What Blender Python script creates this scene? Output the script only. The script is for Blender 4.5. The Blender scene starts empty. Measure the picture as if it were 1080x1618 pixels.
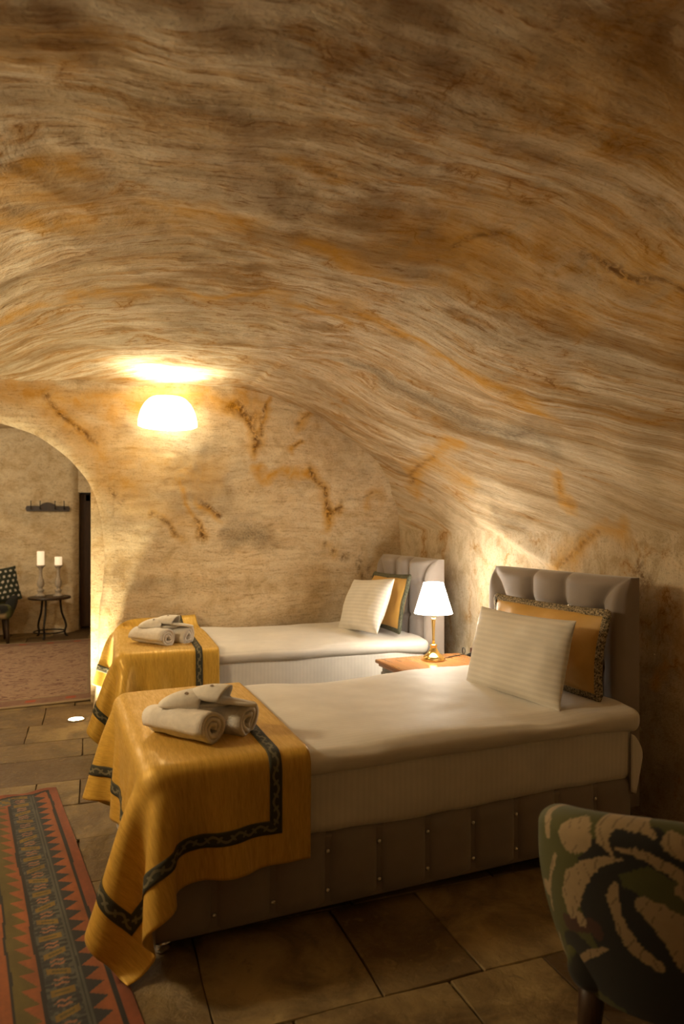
import bpy, bmesh, math, random
import numpy as np
from mathutils import Matrix, Vector, Euler

random.seed(7)
rng = np.random.default_rng(7)
R = math.radians
PI = math.pi
SC = bpy.context.scene
COL = SC.collection

# ------------------------------------------------------------------ camera
# world axes: X runs along the beds (foot to head), Y runs down the vault to the far wall
YAW = R(-20.0)
cam = bpy.data.cameras.new('camera')
camo = bpy.data.objects.new('camera', cam)
COL.objects.link(camo)
camo.location = (0, 0, 1.40)
camo.rotation_euler = (R(90), 0, YAW)
cam.sensor_fit = 'HORIZONTAL'
cam.sensor_width = 36.0
cam.lens = 36.0 * 1090 / 1080
cam.shift_y = 23 / 1080
cam.clip_start = 0.05
cam.clip_end = 60
cam.dof.use_dof = True
cam.dof.focus_distance = 3.3
cam.dof.aperture_fstop = 3.6
SC.camera = camo

# ------------------------------------------------------------------ world, exposure
w = bpy.data.worlds.new('world')
SC.world = w
w.use_nodes = True
w.node_tree.nodes['Background'].inputs[0].default_value = (0.02, 0.018, 0.015, 1)
w.node_tree.nodes['Background'].inputs[1].default_value = 0.3
SC.view_settings.view_transform = 'Standard'
SC.view_settings.look = 'None'
SC.view_settings.gamma = 1.0
SC.view_settings.use_curve_mapping = False
SC.view_settings.exposure = 0.46
try:
    SC.cycles.use_denoising = True
    SC.cycles.max_bounces = 7
    SC.cycles.diffuse_bounces = 4
    SC.cycles.use_adaptive_sampling = True
    SC.cycles.adaptive_threshold = 0.02
    SC.cycles.sample_clamp_indirect = 4.0
    SC.cycles.caustics_reflective = False
    SC.cycles.caustics_refractive = False
except Exception:
    pass

# lamp strengths, used by the lamp builders further down
SCONCE_E = 3.4
SCONCE_UP_W = 24.0
SCONCE_DOWN_W = 16.0
SIDE_LAMP_W = 56.0
TABLE_SHADE_E = 28.0
TABLE_BULB_W = 5.0
UPLIGHT_W = 24.0
FAR_ROOM_W = 46.0
NEAR_ROOM_W = 4.0


def light(name, kind, loc, energy, color, **kw):
    d = bpy.data.lights.new(name, kind)
    d.energy = energy
    d.color = color
    for k, v in kw.items():
        setattr(d, k, v)
    o = bpy.data.objects.new(name, d)
    COL.objects.link(o)
    o.location = loc
    return o


# sources outside the frame: the left wall lamp and two added fills
light('far_room_fill_light', 'POINT', (-1.9, 7.3, 2.15), FAR_ROOM_W, (1.0, 0.88, 0.66), shadow_soft_size=0.12)  # unseen source added to light the room beyond the arch
light('left_wall_lamp_light', 'POINT', (-1.55, 2.9, 1.95), SIDE_LAMP_W, (1.0, 0.85, 0.56), shadow_soft_size=0.14)
lo = light('near_ceiling_fill', 'SPOT', (-1.75, 0.6, 0.06), NEAR_ROOM_W * 4, (1.0, 0.80, 0.50), shadow_soft_size=0.06, spot_size=R(110), spot_blend=0.9)  # added fill spot that brightens the near ceiling, no fixture behind it
lo.rotation_euler = (R(180), R(-4), 0)

# ------------------------------------------------------------------ helpers: noise
def _hash(ix, iy, iz, seed):
    h = (ix.astype(np.int64) * 374761393 + iy.astype(np.int64) * 668265263 + iz.astype(np.int64) * 2147483647 + seed * 1274126177) & 0x7fffffff
    h = ((h ^ (h >> 13)) * 1274126177) & 0x7fffffff
    h = ((h ^ (h >> 16)) * 668265263) & 0x7fffffff
    return (h & 0xffff) / 65535.0 * 2 - 1


def vnoise(x, y, z=None, seed=0):
    x = np.asarray(x, float)
    y = np.asarray(y, float)
    z = np.zeros_like(x) if z is None else np.asarray(z, float)
    ix, iy, iz = np.floor(x), np.floor(y), np.floor(z)
    fx, fy, fz = x - ix, y - iy, z - iz
    s = lambda t: t * t * t * (t * (t * 6 - 15) + 10)
    fx, fy, fz = s(fx), s(fy), s(fz)
    r = 0
    for dx in (0, 1):
        for dy in (0, 1):
            for dz in (0, 1):
                wgt = (fx if dx else 1 - fx) * (fy if dy else 1 - fy) * (fz if dz else 1 - fz)
                r = r + wgt * _hash(ix + dx, iy + dy, iz + dz, seed)
    return r


def fbm(x, y, z=None, seed=0, oct=4, gain=0.5):
    a, f, r = 1.0, 1.0, 0
    for k in range(oct):
        r = r + a * vnoise(np.asarray(x) * f + 17.3 * k, np.asarray(y) * f - 9.1 * k, None if z is None else np.asarray(z) * f, seed + k)
        a *= gain
        f *= 2.03
    return r


# ------------------------------------------------------------------ helpers: objects
def prop(o, label=None, cat=None, group=None, kind=None):
    if label:
        o['label'] = label
    if cat:
        o['category'] = cat
    if group:
        o['group'] = group
    if kind:
        o['kind'] = kind
    return o


def empty(name, loc=(0, 0, 0), rz=0.0):
    o = bpy.data.objects.new(name, None)
    COL.objects.link(o)
    o.location = loc
    o.rotation_euler = (0, 0, rz)
    o.empty_display_size = 0.1
    return o


def mk(name, verts, faces, mat, parent=None, smooth=True, loc=None, rot=None):
    me = bpy.data.meshes.new(name)
    me.from_pydata([tuple(map(float, v)) for v in verts], [], [tuple(int(i) for i in f) for f in faces])
    me.update()
    if smooth:
        me.polygons.foreach_set('use_smooth', np.ones(len(me.polygons), dtype=bool))
    if mat is not None:
        me.materials.append(mat)
    o = bpy.data.objects.new(name, me)
    COL.objects.link(o)
    if parent is not None:
        o.parent = parent
    if loc is not None:
        o.location = loc
    if rot is not None:
        o.rotation_euler = rot
    return o


def from_mesh(name, me, parent=None, loc=None, rot=None, scale=None):
    o = bpy.data.objects.new(name, me)
    COL.objects.link(o)
    o.parent = parent
    if loc is not None:
        o.location = loc
    if rot is not None:
        o.rotation_euler = rot
    if scale is not None:
        o.scale = scale
    return o


def copy_tree(o, parent=None):
    c = o.copy()
    COL.objects.link(c)
    c.parent = parent
    for ch in list(o.children):
        copy_tree(ch, c)
    return c


def attr_color(o, name, cols):
    a = o.data.color_attributes.new(name, 'FLOAT_COLOR', 'POINT')
    cols = np.asarray(cols, float)
    if cols.shape[1] == 3:
        cols = np.hstack([cols, np.ones((len(cols), 1))])
    a.data.foreach_set('color', cols.astype(np.float32).ravel())


def attr_vec(o, name, vecs):
    a = o.data.attributes.new(name, 'FLOAT_VECTOR', 'POINT')
    a.data.foreach_set('vector', np.asarray(vecs, np.float32).ravel())


def grid_faces(nu, nv, wrap_u=False, off=0, flip=False):
    """verts ordered index = i*nv + j"""
    f = []
    for i in range(nu if wrap_u else nu - 1):
        i2 = (i + 1) % nu
        for j in range(nv - 1):
            q = (off + i * nv + j, off + i2 * nv + j, off + i2 * nv + j + 1, off + i * nv + j + 1)
            f.append(q[::-1] if flip else q)
    return f


class MB:
    """collects shapes into one mesh"""
    def __init__(self):
        self.v = []
        self.f = []

    def add(self, v, f):
        o = len(self.v)
        self.v += [tuple(map(float, p)) for p in v]
        self.f += [tuple(i + o for i in q) for q in f]
        return self

    def box(self, c, s, rz=0.0):
        cx, cy, cz = c
        hx, hy, hz = s[0] / 2, s[1] / 2, s[2] / 2
        cs, sn = math.cos(rz), math.sin(rz)
        v = []
        for x, y, z in ((-1, -1, -1), (1, -1, -1), (1, 1, -1), (-1, 1, -1), (-1, -1, 1), (1, -1, 1), (1, 1, 1), (-1, 1, 1)):
            a, b = x * hx, y * hy
            v.append((cx + a * cs - b * sn, cy + a * sn + b * cs, cz + z * hz))
        return self.add(v, [(0, 3, 2, 1), (4, 5, 6, 7), (0, 1, 5, 4), (1, 2, 6, 5), (2, 3, 7, 6), (3, 0, 4, 7)])

    def lathe(self, prof, n=24, c=(0, 0, 0), sx=1.0, sy=1.0, cap=True):
        v = []
        for k in range(n):
            t = 2 * PI * k / n
            for r, z in prof:
                v.append((c[0] + r * math.cos(t) * sx, c[1] + r * math.sin(t) * sy, c[2] + z))
        m = len(prof)
        f = grid_faces(n, m, wrap_u=True)
        if cap:
            f.append(tuple(k * m for k in range(n))[::-1])
            f.append(tuple(k * m + m - 1 for k in range(n)))
        return self.add(v, f)

    def tube(self, pts, rad, n=8, closed=False):
        pts = [Vector(p) for p in pts]
        m = len(pts)
        rads = rad if hasattr(rad, '__len__') else [rad] * m
        v = []
        up = Vector((0, 0, 1))
        prev = None
        for i, p in enumerate(pts):
            a = pts[(i - 1) % m] if (closed or i > 0) else p
            b = pts[(i + 1) % m] if (closed or i < m - 1) else p
            d = (b - a).normalized()
            if prev is None:
                s = d.cross(up)
                if s.length < 1e-3:
                    s = d.cross(Vector((1, 0, 0)))
                s.normalize()
            else:
                s = (prev - d * prev.dot(d)).normalized()
            prev = s
            t = d.cross(s)
            for k in range(n):
                an = 2 * PI * k / n
                q = p + (s * math.cos(an) + t * math.sin(an)) * rads[i]
                v.append(q)
        f = []
        for i in range(m if closed else m - 1):
            i2 = (i + 1) % m
            for k in range(n):
                k2 = (k + 1) % n
                f.append((i * n + k, i * n + k2, i2 * n + k2, i2 * n + k))
        if not closed:
            f.append(tuple(range(n))[::-1])
            f.append(tuple((m - 1) * n + k for k in range(n)))
        return self.add(v, f)

    def build(self, name, mat, parent=None, smooth=False, bevel=0, **kw):
        o = mk(name, self.v, self.f, mat, parent, smooth, **kw)
        if bevel:
            b = o.modifiers.new('bevel', 'BEVEL')
            b.width = bevel
            b.segments = 2
            b.limit_method = 'ANGLE'
        return o


def auto_smooth(o, ang=40):
    me = o.data
    me.polygons.foreach_set('use_smooth', np.ones(len(me.polygons), dtype=bool))
    bm = bmesh.new()
    bm.from_mesh(me)
    for e in bm.edges:
        if len(e.link_faces) == 2 and e.calc_face_angle(0) > R(ang):
            e.smooth = False
    bm.to_mesh(me)
    bm.free()
    return o


def axis_coords(h, r, cell, nr=5):
    core = np.linspace(-(h - r), h - r, max(2, int(2 * (h - r) / cell) + 1))
    a = np.linspace(0, PI / 2, nr + 1)[1:]
    ext = np.tan(a * 0.5) / math.tan(PI / 4)            # 0..1
    return np.concatenate([(-(h - r) - r * ext)[::-1], core, h - r + r * ext])


def rbox(size, r, cell, nr=4):
    """rounded box centred on origin: verts (n,3), faces"""
    h = np.array(size) / 2
    ax = [axis_coords(h[k], r, cell, nr) for k in range(3)]
    idx = {}
    V = []
    F = []

    def vid(p):
        k = tuple(np.round(p, 6))
        if k not in idx:
            idx[k] = len(V)
            V.append(p)
        return idx[k]
    for k in range(3):
        a, b = (k + 1) % 3, (k + 2) % 3
        for s in (-1, 1):
            g = np.zeros((len(ax[a]), len(ax[b])), int)
            for i, x in enumerate(ax[a]):
                for j, y in enumerate(ax[b]):
                    p = [0, 0, 0]
                    p[k] = s * h[k]
                    p[a] = x
                    p[b] = y
                    g[i, j] = vid(tuple(p))
            for i in range(g.shape[0] - 1):
                for j in range(g.shape[1] - 1):
                    q = (g[i, j], g[i + 1, j], g[i + 1, j + 1], g[i, j + 1])
                    F.append(q if s > 0 else q[::-1])
    P = np.array(V, float)
    core = np.clip(P, -(h - r), h - r)
    d = P - core
    ln = np.linalg.norm(d, axis=1, keepdims=True)
    ln[ln < 1e-9] = 1
    return core + d / ln * r, F


# ------------------------------------------------------------------ helpers: materials
class NT:
    def __init__(self, name):
        self.m = bpy.data.materials.new(name)
        self.m.use_nodes = True
        self.t = self.m.node_tree
        self.n = self.t.nodes
        self.b = self.n['Principled BSDF']

    def node(self, typ, **kw):
        nd = self.n.new(typ)
        for k, v in kw.items():
            if k.startswith('i_'):
                key = k[2:]
                key = int(key) if key.isdigit() else key.replace('_', ' ')
                nd.inputs[key].default_value = v
            else:
                setattr(nd, k, v)
        return nd

    def link(self, a, b):
        self.t.links.new(a, b)

    def mix(self, fac, a, b, blend='MIX'):
        nd = self.n.new('ShaderNodeMix')
        nd.data_type = 'RGBA'
        nd.blend_type = blend
        nd.clamp_factor = True
        for s, v in ((nd.inputs[0], fac), (nd.inputs[6], a), (nd.inputs[7], b)):
            if isinstance(v, bpy.types.NodeSocket):
                self.link(v, s)
            elif isinstance(v, (int, float)):
                s.default_value = v
            else:
                s.default_value = (v[0], v[1], v[2], 1)
        return nd.outputs[2]

    def math(self, op, a, b=None, clamp=False):
        nd = self.n.new('ShaderNodeMath')
        nd.operation = op
        nd.use_clamp = clamp
        for s, v in ((nd.inputs[0], a), (nd.inputs[1], b)):
            if v is None:
                continue
            if isinstance(v, bpy.types.NodeSocket):
                self.link(v, s)
            else:
                s.default_value = v
        return nd.outputs[0]

    def noise(self, vec=None, scale=5, detail=4, rough=0.55, dist=0.0):
        nd = self.n.new('ShaderNodeTexNoise')
        nd.inputs['Scale'].default_value = scale
        nd.inputs['Detail'].default_value = detail
        nd.inputs['Roughness'].default_value = rough
        nd.inputs['Distortion'].default_value = dist
        if vec is not None:
            self.link(vec, nd.inputs['Vector'])
        return nd.outputs[0]

    def mapping(self, vec, scale=(1, 1, 1), loc=(0, 0, 0), rot=(0, 0, 0)):
        nd = self.n.new('ShaderNodeMapping')
        nd.inputs['Scale'].default_value = scale
        nd.inputs['Location'].default_value = loc
        nd.inputs['Rotation'].default_value = rot
        self.link(vec, nd.inputs['Vector'])
        return nd.outputs[0]

    def ramp(self, fac, stops, interp='LINEAR'):
        nd = self.n.new('ShaderNodeValToRGB')
        cr = nd.color_ramp
        cr.interpolation = interp
        while len(cr.elements) < len(stops):
            cr.elements.new(0.5)
        for e, (p, c) in zip(cr.elements, stops):
            e.position = p
            if isinstance(c, (int, float)):
                c = (c, c, c)
            e.color = (c[0], c[1], c[2], 1)
        self.link(fac, nd.inputs[0])
        return nd.outputs[0]

    def bump(self, h, strength=0.3, dist=0.02):
        nd = self.n.new('ShaderNodeBump')
        nd.inputs['Strength'].default_value = strength
        nd.inputs['Distance'].default_value = dist
        self.link(h, nd.inputs['Height'])
        self.link(nd.outputs[0], self.b.inputs['Normal'])
        return nd

    def set(self, color=None, rough=None, **kw):
        if color is not None:
            if isinstance(color, bpy.types.NodeSocket):
                self.link(color, self.b.inputs['Base Color'])
            else:
                self.b.inputs['Base Color'].default_value = (*color, 1)
        if rough is not None:
            if isinstance(rough, bpy.types.NodeSocket):
                self.link(rough, self.b.inputs['Roughness'])
            else:
                self.b.inputs['Roughness'].default_value = rough
        for k, v in kw.items():
            self.b.inputs[k.replace('_', ' ')].default_value = v
        return self

    def coord(self, which='Object'):
        return self.n.new('ShaderNodeTexCoord').outputs[which]

    def attr(self, name):
        nd = self.n.new('ShaderNodeAttribute')
        nd.attribute_name = name
        return nd

    def sep(self, vec):
        nd = self.n.new('ShaderNodeSeparateXYZ')
        self.link(vec, nd.inputs[0])
        return nd.outputs


def plain(name, color, rough=0.6, metal=0.0, var=0.12, scale=18, bump=0.1, bdist=0.004, **kw):
    t = NT(name)
    nz = t.noise(t.coord(), scale, 5)
    dark = tuple(c * (1 - var * 1.6) for c in color)
    lite = tuple(min(1, c * (1 + var)) for c in color)
    t.set(t.ramp(nz, [(0.3, dark), (0.7, lite)]), rough, Metallic=metal, **kw)
    if bump:
        t.bump(t.noise(t.coord(), scale * 4, 3), bump, bdist)
    return t.m


def fabric(name, color, rough=0.85, weave=420, var=0.10, sheen=0.25, stripes=None, nscale=5):
    t = NT(name)
    co = t.coord()
    nz = t.noise(co, nscale, 4)
    c = t.ramp(nz, [(0.3, tuple(x * (1 - var) for x in color)), (0.7, tuple(min(1, x * (1 + var * .6)) for x in color))])
    if stripes:                       # attribute name holding stripe coordinate in x, period, amount
        a = t.sep(t.attr('suv').outputs['Vector'])
        k = t.math('SINE', t.math('MULTIPLY', a[0], 2 * PI / stripes[0]))
        k = t.math('GREATER_THAN', k, 0.0)
        c = t.mix(t.math('MULTIPLY', k, stripes[1]), c, (0, 0, 0))
        r = t.math('SUBTRACT', rough, t.math('MULTIPLY', k, 0.22))
        t.set(c, r)
    else:
        t.set(c, rough)
    t.b.inputs['Sheen Weight'].default_value = sheen
    t.b.inputs['Sheen Roughness'].default_value = 0.5
    wv = t.noise(co, weave, 1)
    t.bump(wv, 0.12, 0.002)
    return t.m


def vcol_fabric(name, attr='Col', rough=0.9, weave=500, var=0.2, sheen=0.1):
    t = NT(name)
    a = t.attr(attr).outputs['Color']
    nz = t.noise(t.coord(), 60, 4)
    c = t.mix(t.ramp(nz, [(0.3, var), (0.7, 0.0)]), a, (0.03, 0.02, 0.01))
    t.set(c, rough)
    t.b.inputs['Sheen Weight'].default_value = sheen
    t.bump(t.noise(t.coord(), weave, 2), 0.25, 0.002)
    return t.m


def emit(name, color, strength):
    t = NT(name)
    t.set((0.9, 0.88, 0.82), 0.4)
    t.b.inputs['Emission Color'].default_value = (*color, 1)
    t.b.inputs['Emission Strength'].default_value = strength
    return t.m


def rock(name, stretch=(0.55, 5.0), warm=1.0, dark=False, crack=0.35):
    """soft tuff: strata streaks, ochre iron stains, dark flecks; coordinates from the 'suv' attribute (z = how blotchy)"""
    t = NT(name)
    raw3 = t.attr('suv').outputs['Vector']
    iso = t.sep(raw3)[2]
    fl0 = t.node('ShaderNodeVectorMath', operation='MULTIPLY')
    fl0.inputs[1].default_value = (1, 1, 0)
    t.link(raw3, fl0.inputs[0])
    raw = fl0.outputs[0]
    wn = t.node('ShaderNodeTexNoise')
    wn.inputs['Scale'].default_value = 0.8
    wn.inputs['Detail'].default_value = 4
    t.link(raw, wn.inputs['Vector'])
    off = t.node('ShaderNodeVectorMath', operation='MULTIPLY_ADD')
    t.link(wn.outputs['Color'], off.inputs[0])
    off.inputs[1].default_value = (0.6, 0.24, 0.0)
    t.link(raw, off.inputs[2])
    v = off.outputs[0]
    s1 = t.noise(t.mapping(v, (stretch[0], stretch[1], 1), rot=(0, 0, 0.10)), 1.3, 7, 0.68, 0.3)
    s2 = t.noise(t.mapping(v, (stretch[0] * 1.8, stretch[1] * 2.2, 1), (3, 7, 0), (0, 0, -0.12)), 2.0, 7, 0.72, 0.3)
    big = t.noise(t.mapping(v, (0.8, 1.3, 1), (11, 4, 0)), 1.0, 6, 0.62, 0.5)
    fleck = t.noise(t.mapping(v, (stretch[0] * 9, stretch[1] * 7, 1), (5, 1, 0), (0, 0, 0.15)), 2.4, 6, 0.75)
    fstr = t.noise(t.mapping(v, (stretch[0] * 7, stretch[1] * 5, 1), (2, 9, 0), (0, 0, 0.12)), 1.6, 6, 0.75, 0.5)
    fine = t.noise(raw, 70, 4, 0.7)
    mid = t.noise(raw, 7, 7, 0.7, 0.6)
    mid2 = t.noise(t.mapping(v, (1.2, 2.6, 1), (21, 3, 0)), 1.6, 5, 0.6, 0.4)
    cream = (0.70, 0.54, 0.33)
    tan = (0.47, 0.32, 0.15)
    pale = (0.85, 0.73, 0.52)
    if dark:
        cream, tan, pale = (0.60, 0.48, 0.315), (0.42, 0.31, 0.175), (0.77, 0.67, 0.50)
    ochre = (0.48, 0.235, 0.03)
    rust = (0.21, 0.085, 0.010)
    grey = (0.38, 0.31, 0.215) if not dark else (0.33, 0.255, 0.16)
    brown = (0.12, 0.065, 0.028)
    s1 = t.math('ADD', t.math('MULTIPLY', s1, 0.72), t.math('MULTIPLY', mid, 0.28))
    c = t.ramp(s1, [(0.32, tan), (0.43, cream), (0.55, pale), (0.63, cream), (0.74, grey)])
    ci = t.ramp(mid, [(0.24, tan), (0.42, cream), (0.62, pale)])
    c = t.mix(iso, c, ci)
    c = t.mix(t.ramp(big, [(0.50, 0.0), (0.66, 0.5)]), c, grey)
    sel = t.ramp(big, [(0.40, 1.0), (0.62, 0.18)])
    oc = t.math('MULTIPLY', t.math('MULTIPLY', t.ramp(s2, [(0.45, 0.0), (0.57, 1.0)]), sel), t.ramp(mid, [(0.38, 0.25), (0.56, 1.0)]))
    oci = t.math('MULTIPLY', t.ramp(mid, [(0.53, 0.0), (0.70, 0.8)]), sel)
    ocm = t.math('ADD', t.math('MULTIPLY', oc, t.math('SUBTRACT', 1.0, iso)), t.math('MULTIPLY', oci, iso))
    c = t.mix(t.math('MULTIPLY', ocm, 0.9 * warm), c, ochre)
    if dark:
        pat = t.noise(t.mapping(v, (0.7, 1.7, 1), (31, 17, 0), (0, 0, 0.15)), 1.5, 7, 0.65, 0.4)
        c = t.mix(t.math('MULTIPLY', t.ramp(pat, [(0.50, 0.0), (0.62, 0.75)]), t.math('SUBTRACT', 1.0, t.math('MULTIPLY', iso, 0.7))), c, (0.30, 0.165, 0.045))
    ru = t.math('MULTIPLY', t.ramp(fleck, [(0.52, 0.0), (0.60, 1.0)]), t.ramp(s2, [(0.42, 0.0), (0.56, 1.0)]))
    c = t.mix(t.math('MULTIPLY', t.math('MULTIPLY', ru, 0.75), t.math('SUBTRACT', 1.0, t.math('MULTIPLY', iso, 0.7))), c, rust)
    c = t.mix(t.math('MULTIPLY', t.ramp(fine, [(0.54, 0.0), (0.68, 1.0)]), 0.42), c, brown)
    c = t.mix(t.math('MULTIPLY', t.ramp(mid, [(0.36, 1.0), (0.50, 0.0)]), 0.30 if dark else 0.12), c, tan)
    c = t.mix(t.math('MULTIPLY', t.math('MULTIPLY', t.ramp(fstr, [(0.53, 0.0), (0.63, 1.0)]), t.ramp(mid2, [(0.40, 0.02), (0.60, 0.6)])), t.math('SUBTRACT', 1.0, t.math('MULTIPLY', iso, 0.8))), c, (0.25, 0.14, 0.045))
    c = t.mix(t.math('MULTIPLY', t.math('MULTIPLY', t.ramp(fstr, [(0.34, 1.0), (0.46, 0.0)]), t.ramp(mid2, [(0.36, 0.35), (0.55, 0.05)])), t.math('SUBTRACT', 1.0, t.math('MULTIPLY', iso, 0.8))), c, pale)
    vo = t.node('ShaderNodeTexVoronoi', feature='DISTANCE_TO_EDGE')
    vo.inputs['Scale'].default_value = 2.6
    wq = t.node('ShaderNodeTexNoise')
    wq.inputs['Scale'].default_value = 3.5
    wq.inputs['Detail'].default_value = 6
    wq.inputs['Roughness'].default_value = 0.65
    t.link(raw, wq.inputs['Vector'])
    oq = t.node('ShaderNodeVectorMath', operation='MULTIPLY_ADD')
    t.link(wq.outputs['Color'], oq.inputs[0])
    oq.inputs[1].default_value = (0.55, 0.55, 0.0)
    t.link(raw, oq.inputs[2])
    t.link(oq.outputs[0], vo.inputs['Vector'])
    msk = t.ramp(mid2, [(0.50, 0.0), (0.62, 1.0)])
    c = t.mix(t.math('MULTIPLY', t.math('MULTIPLY', t.ramp(vo.outputs[0], [(0.0, 1.0), (0.09, 0.0)]), msk), 0.6 * crack), c, ochre)
    c = t.mix(t.math('MULTIPLY', t.math('MULTIPLY', t.ramp(vo.outputs[0], [(0.0, 1.0), (0.014, 0.0)]), msk), 0.8 * crack), c, rust)
    # iron veins and worn patches that have a place of their own
    st = t.attr('stain').outputs['Color']
    sp = t.node('ShaderNodeSeparateColor')
    t.link(st, sp.inputs[0])
    brk = t.ramp(mid, [(0.34, 0.35), (0.56, 1.0)])
    f1 = t.math('MULTIPLY', sp.outputs[0], brk)
    c = t.mix(f1, c, (0.60, 0.305, 0.028))
    veinn = t.noise(raw, 26, 5, 0.75, 1.0)
    f2 = t.math('MULTIPLY', sp.outputs[1], t.ramp(veinn, [(0.40, 0.0), (0.56, 1.0)]))
    c = t.mix(f2, c, (0.12, 0.05, 0.01))
    f3 = t.math('MULTIPLY', sp.outputs[2], t.ramp(fine, [(0.30, 0.35), (0.62, 1.0)]))
    c = t.mix(f3, c, (0.20, 0.155, 0.10))
    t.set(c, 0.92)
    t.b.inputs['Specular IOR Level'].default_value = 0.12
    str_ = t.math('MULTIPLY', t.math('ADD', t.math('MULTIPLY', s2, 0.40), t.math('ADD', t.math('MULTIPLY', fstr, 0.22), t.math('MULTIPLY', fleck, 0.22))), t.math('SUBTRACT', 1.0, t.math('MULTIPLY', iso, 0.85)))
    h = t.math('ADD', str_, t.math('ADD', t.math('MULTIPLY', mid, 0.55), t.math('MULTIPLY', fine, 0.20)))
    t.bump(h, 0.6, 0.025)
    return t.m


M = {}
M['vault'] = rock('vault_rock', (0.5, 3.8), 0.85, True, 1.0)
M['wallrock'] = rock('wall_rock', (0.6, 3.6), 0.75)
M['farrock'] = rock('far_rock', (0.8, 2.4), 0.3)
M['sheet'] = fabric('sheet_cotton', (0.80, 0.76, 0.70), 0.75, stripes=(0.024, 0.045))
M['pillow'] = fabric('pillow_cotton', (0.82, 0.78, 0.71), 0.72, stripes=(0.026, 0.10))
M['velvet'] = fabric('velvet_taupe', (0.29, 0.245, 0.215), 0.9, weave=600, sheen=0.5)
M['towel'] = plain('towel_terry', (0.80, 0.74, 0.66), 0.95, var=0.06, scale=30, bump=0.5, bdist=0.004)
M['slipper'] = plain('slipper_cotton', (0.82, 0.77, 0.69), 0.9, var=0.05, scale=60, bump=0.3, bdist=0.002)
M['embroidery'] = plain('brown_embroidery', (0.26, 0.19, 0.13), 0.8, var=0.3, scale=300, bump=0)
M['brass'] = plain('brass', (0.80, 0.56, 0.20), 0.18, metal=1.0, var=0.03, bump=0)
M['chrome'] = plain('chrome', (0.8, 0.8, 0.8), 0.12, metal=1.0, var=0.03, bump=0)
M['iron'] = plain('wrought_iron', (0.035, 0.028, 0.022), 0.5, metal=0.6, var=0.2)
M['blackplastic'] = plain('black_plastic', (0.02, 0.018, 0.017), 0.4, var=0.1, bump=0)
M['crystal'] = plain('crystal_button', (0.78, 0.74, 0.68), 0.1, metal=0.7, var=0.02, bump=0)


def wood(name, c1, c2, rough=0.35, axis=1, scale=5, bump=0.1):
    t = NT(name)
    sc = [14, 14, 14]
    sc[axis] = 1.2
    v = t.mapping(t.coord(), tuple(sc))
    n = t.noise(v, scale, 6, 0.6, 0.8)
    t.set(t.ramp(n, [(0.3, c1), (0.7, c2)]), rough)
    if bump:
        t.bump(n, bump, 0.003)
    return t.m


M['walnut'] = wood('nightstand_wood', (0.27, 0.115, 0.038), (0.36, 0.165, 0.058), 0.2, scale=1.6, bump=0)
M['darkwood'] = wood('dark_wood', (0.022, 0.012, 0.007), (0.06, 0.03, 0.014), 0.4, axis=2)
M['doorwood'] = wood('door_wood', (0.06, 0.028, 0.012), (0.13, 0.06, 0.025), 0.5, axis=2)
M['paintgrey'] = plain('painted_grey', (0.23, 0.215, 0.20), 0.5, var=0.05)
M['doorgrey'] = plain('door_grey', (0.22, 0.22, 0.23), 0.5, var=0.08)
M['candlestick'] = plain('candlestick_whitewash', (0.50, 0.42, 0.33), 0.7, var=0.2, scale=25, bump=0.3)

# ------------------------------------------------------------------ the vault
def catmull(pts, n=24):
    P = np.array([2 * np.array(pts[0]) - np.array(pts[1])] + [np.array(p) for p in pts] + [2 * np.array(pts[-1]) - np.array(pts[-2])], float)
    out = []
    for i in range(1, len(P) - 2):
        for k in range(n):
            t = k / n
            a, b, c, d = P[i - 1], P[i], P[i + 1], P[i + 2]
            out.append(0.5 * (2 * b + (c - a) * t + (2 * a - 5 * b + 4 * c - d) * t * t + (3 * b - a - 3 * c + d) * t ** 3))
    out.append(P[-2])
    return np.array(out)


def resample(P, step):
    d = np.r_[0, np.cumsum(np.linalg.norm(np.diff(P, axis=0), axis=1))]
    n = int(d[-1] / step) + 1
    s = np.linspace(0, d[-1], n)
    return np.stack([np.interp(s, d, P[:, k]) for k in range(P.shape[1])], 1), s


PROFILE = [(2.56, -0.03), (2.56, 0.5), (2.56, 1.0), (2.55, 1.4), (2.52, 1.62), (2.45, 1.80), (2.31, 1.99), (2.02, 2.22), (1.625, 2.42), (1.25, 2.51), (0.59, 2.545),
           (-0.1, 2.53), (-0.62, 2.47), (-1.2, 2.33), (-1.7, 2.08), (-2.05, 1.76), (-2.25, 1.35), (-2.3, 0.9), (-2.3, 0.4), (-2.3, -0.03)]
prof, prof_s = resample(catmull(PROFILE), 0.02)
V0, V1 = -2.2, 5.66
vv = np.concatenate([np.linspace(V0, 0.9, 60)[:-1], np.linspace(0.9, V1, int((V1 - 0.9) / 0.02) + 1)])
nS, nV = len(prof), len(vv)
tang = np.gradient(prof, axis=0)
tang /= np.linalg.norm(tang, axis=1, keepdims=True)
nin = np.stack([-tang[:, 1], tang[:, 0]], 1)          # points into the room
Sg, Vg = np.meshgrid(prof_s, vv, indexing='ij')
Ug = np.repeat(prof[:, :1], nV, 1)
Zg = np.repeat(prof[:, 1:], nV, 1)
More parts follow.
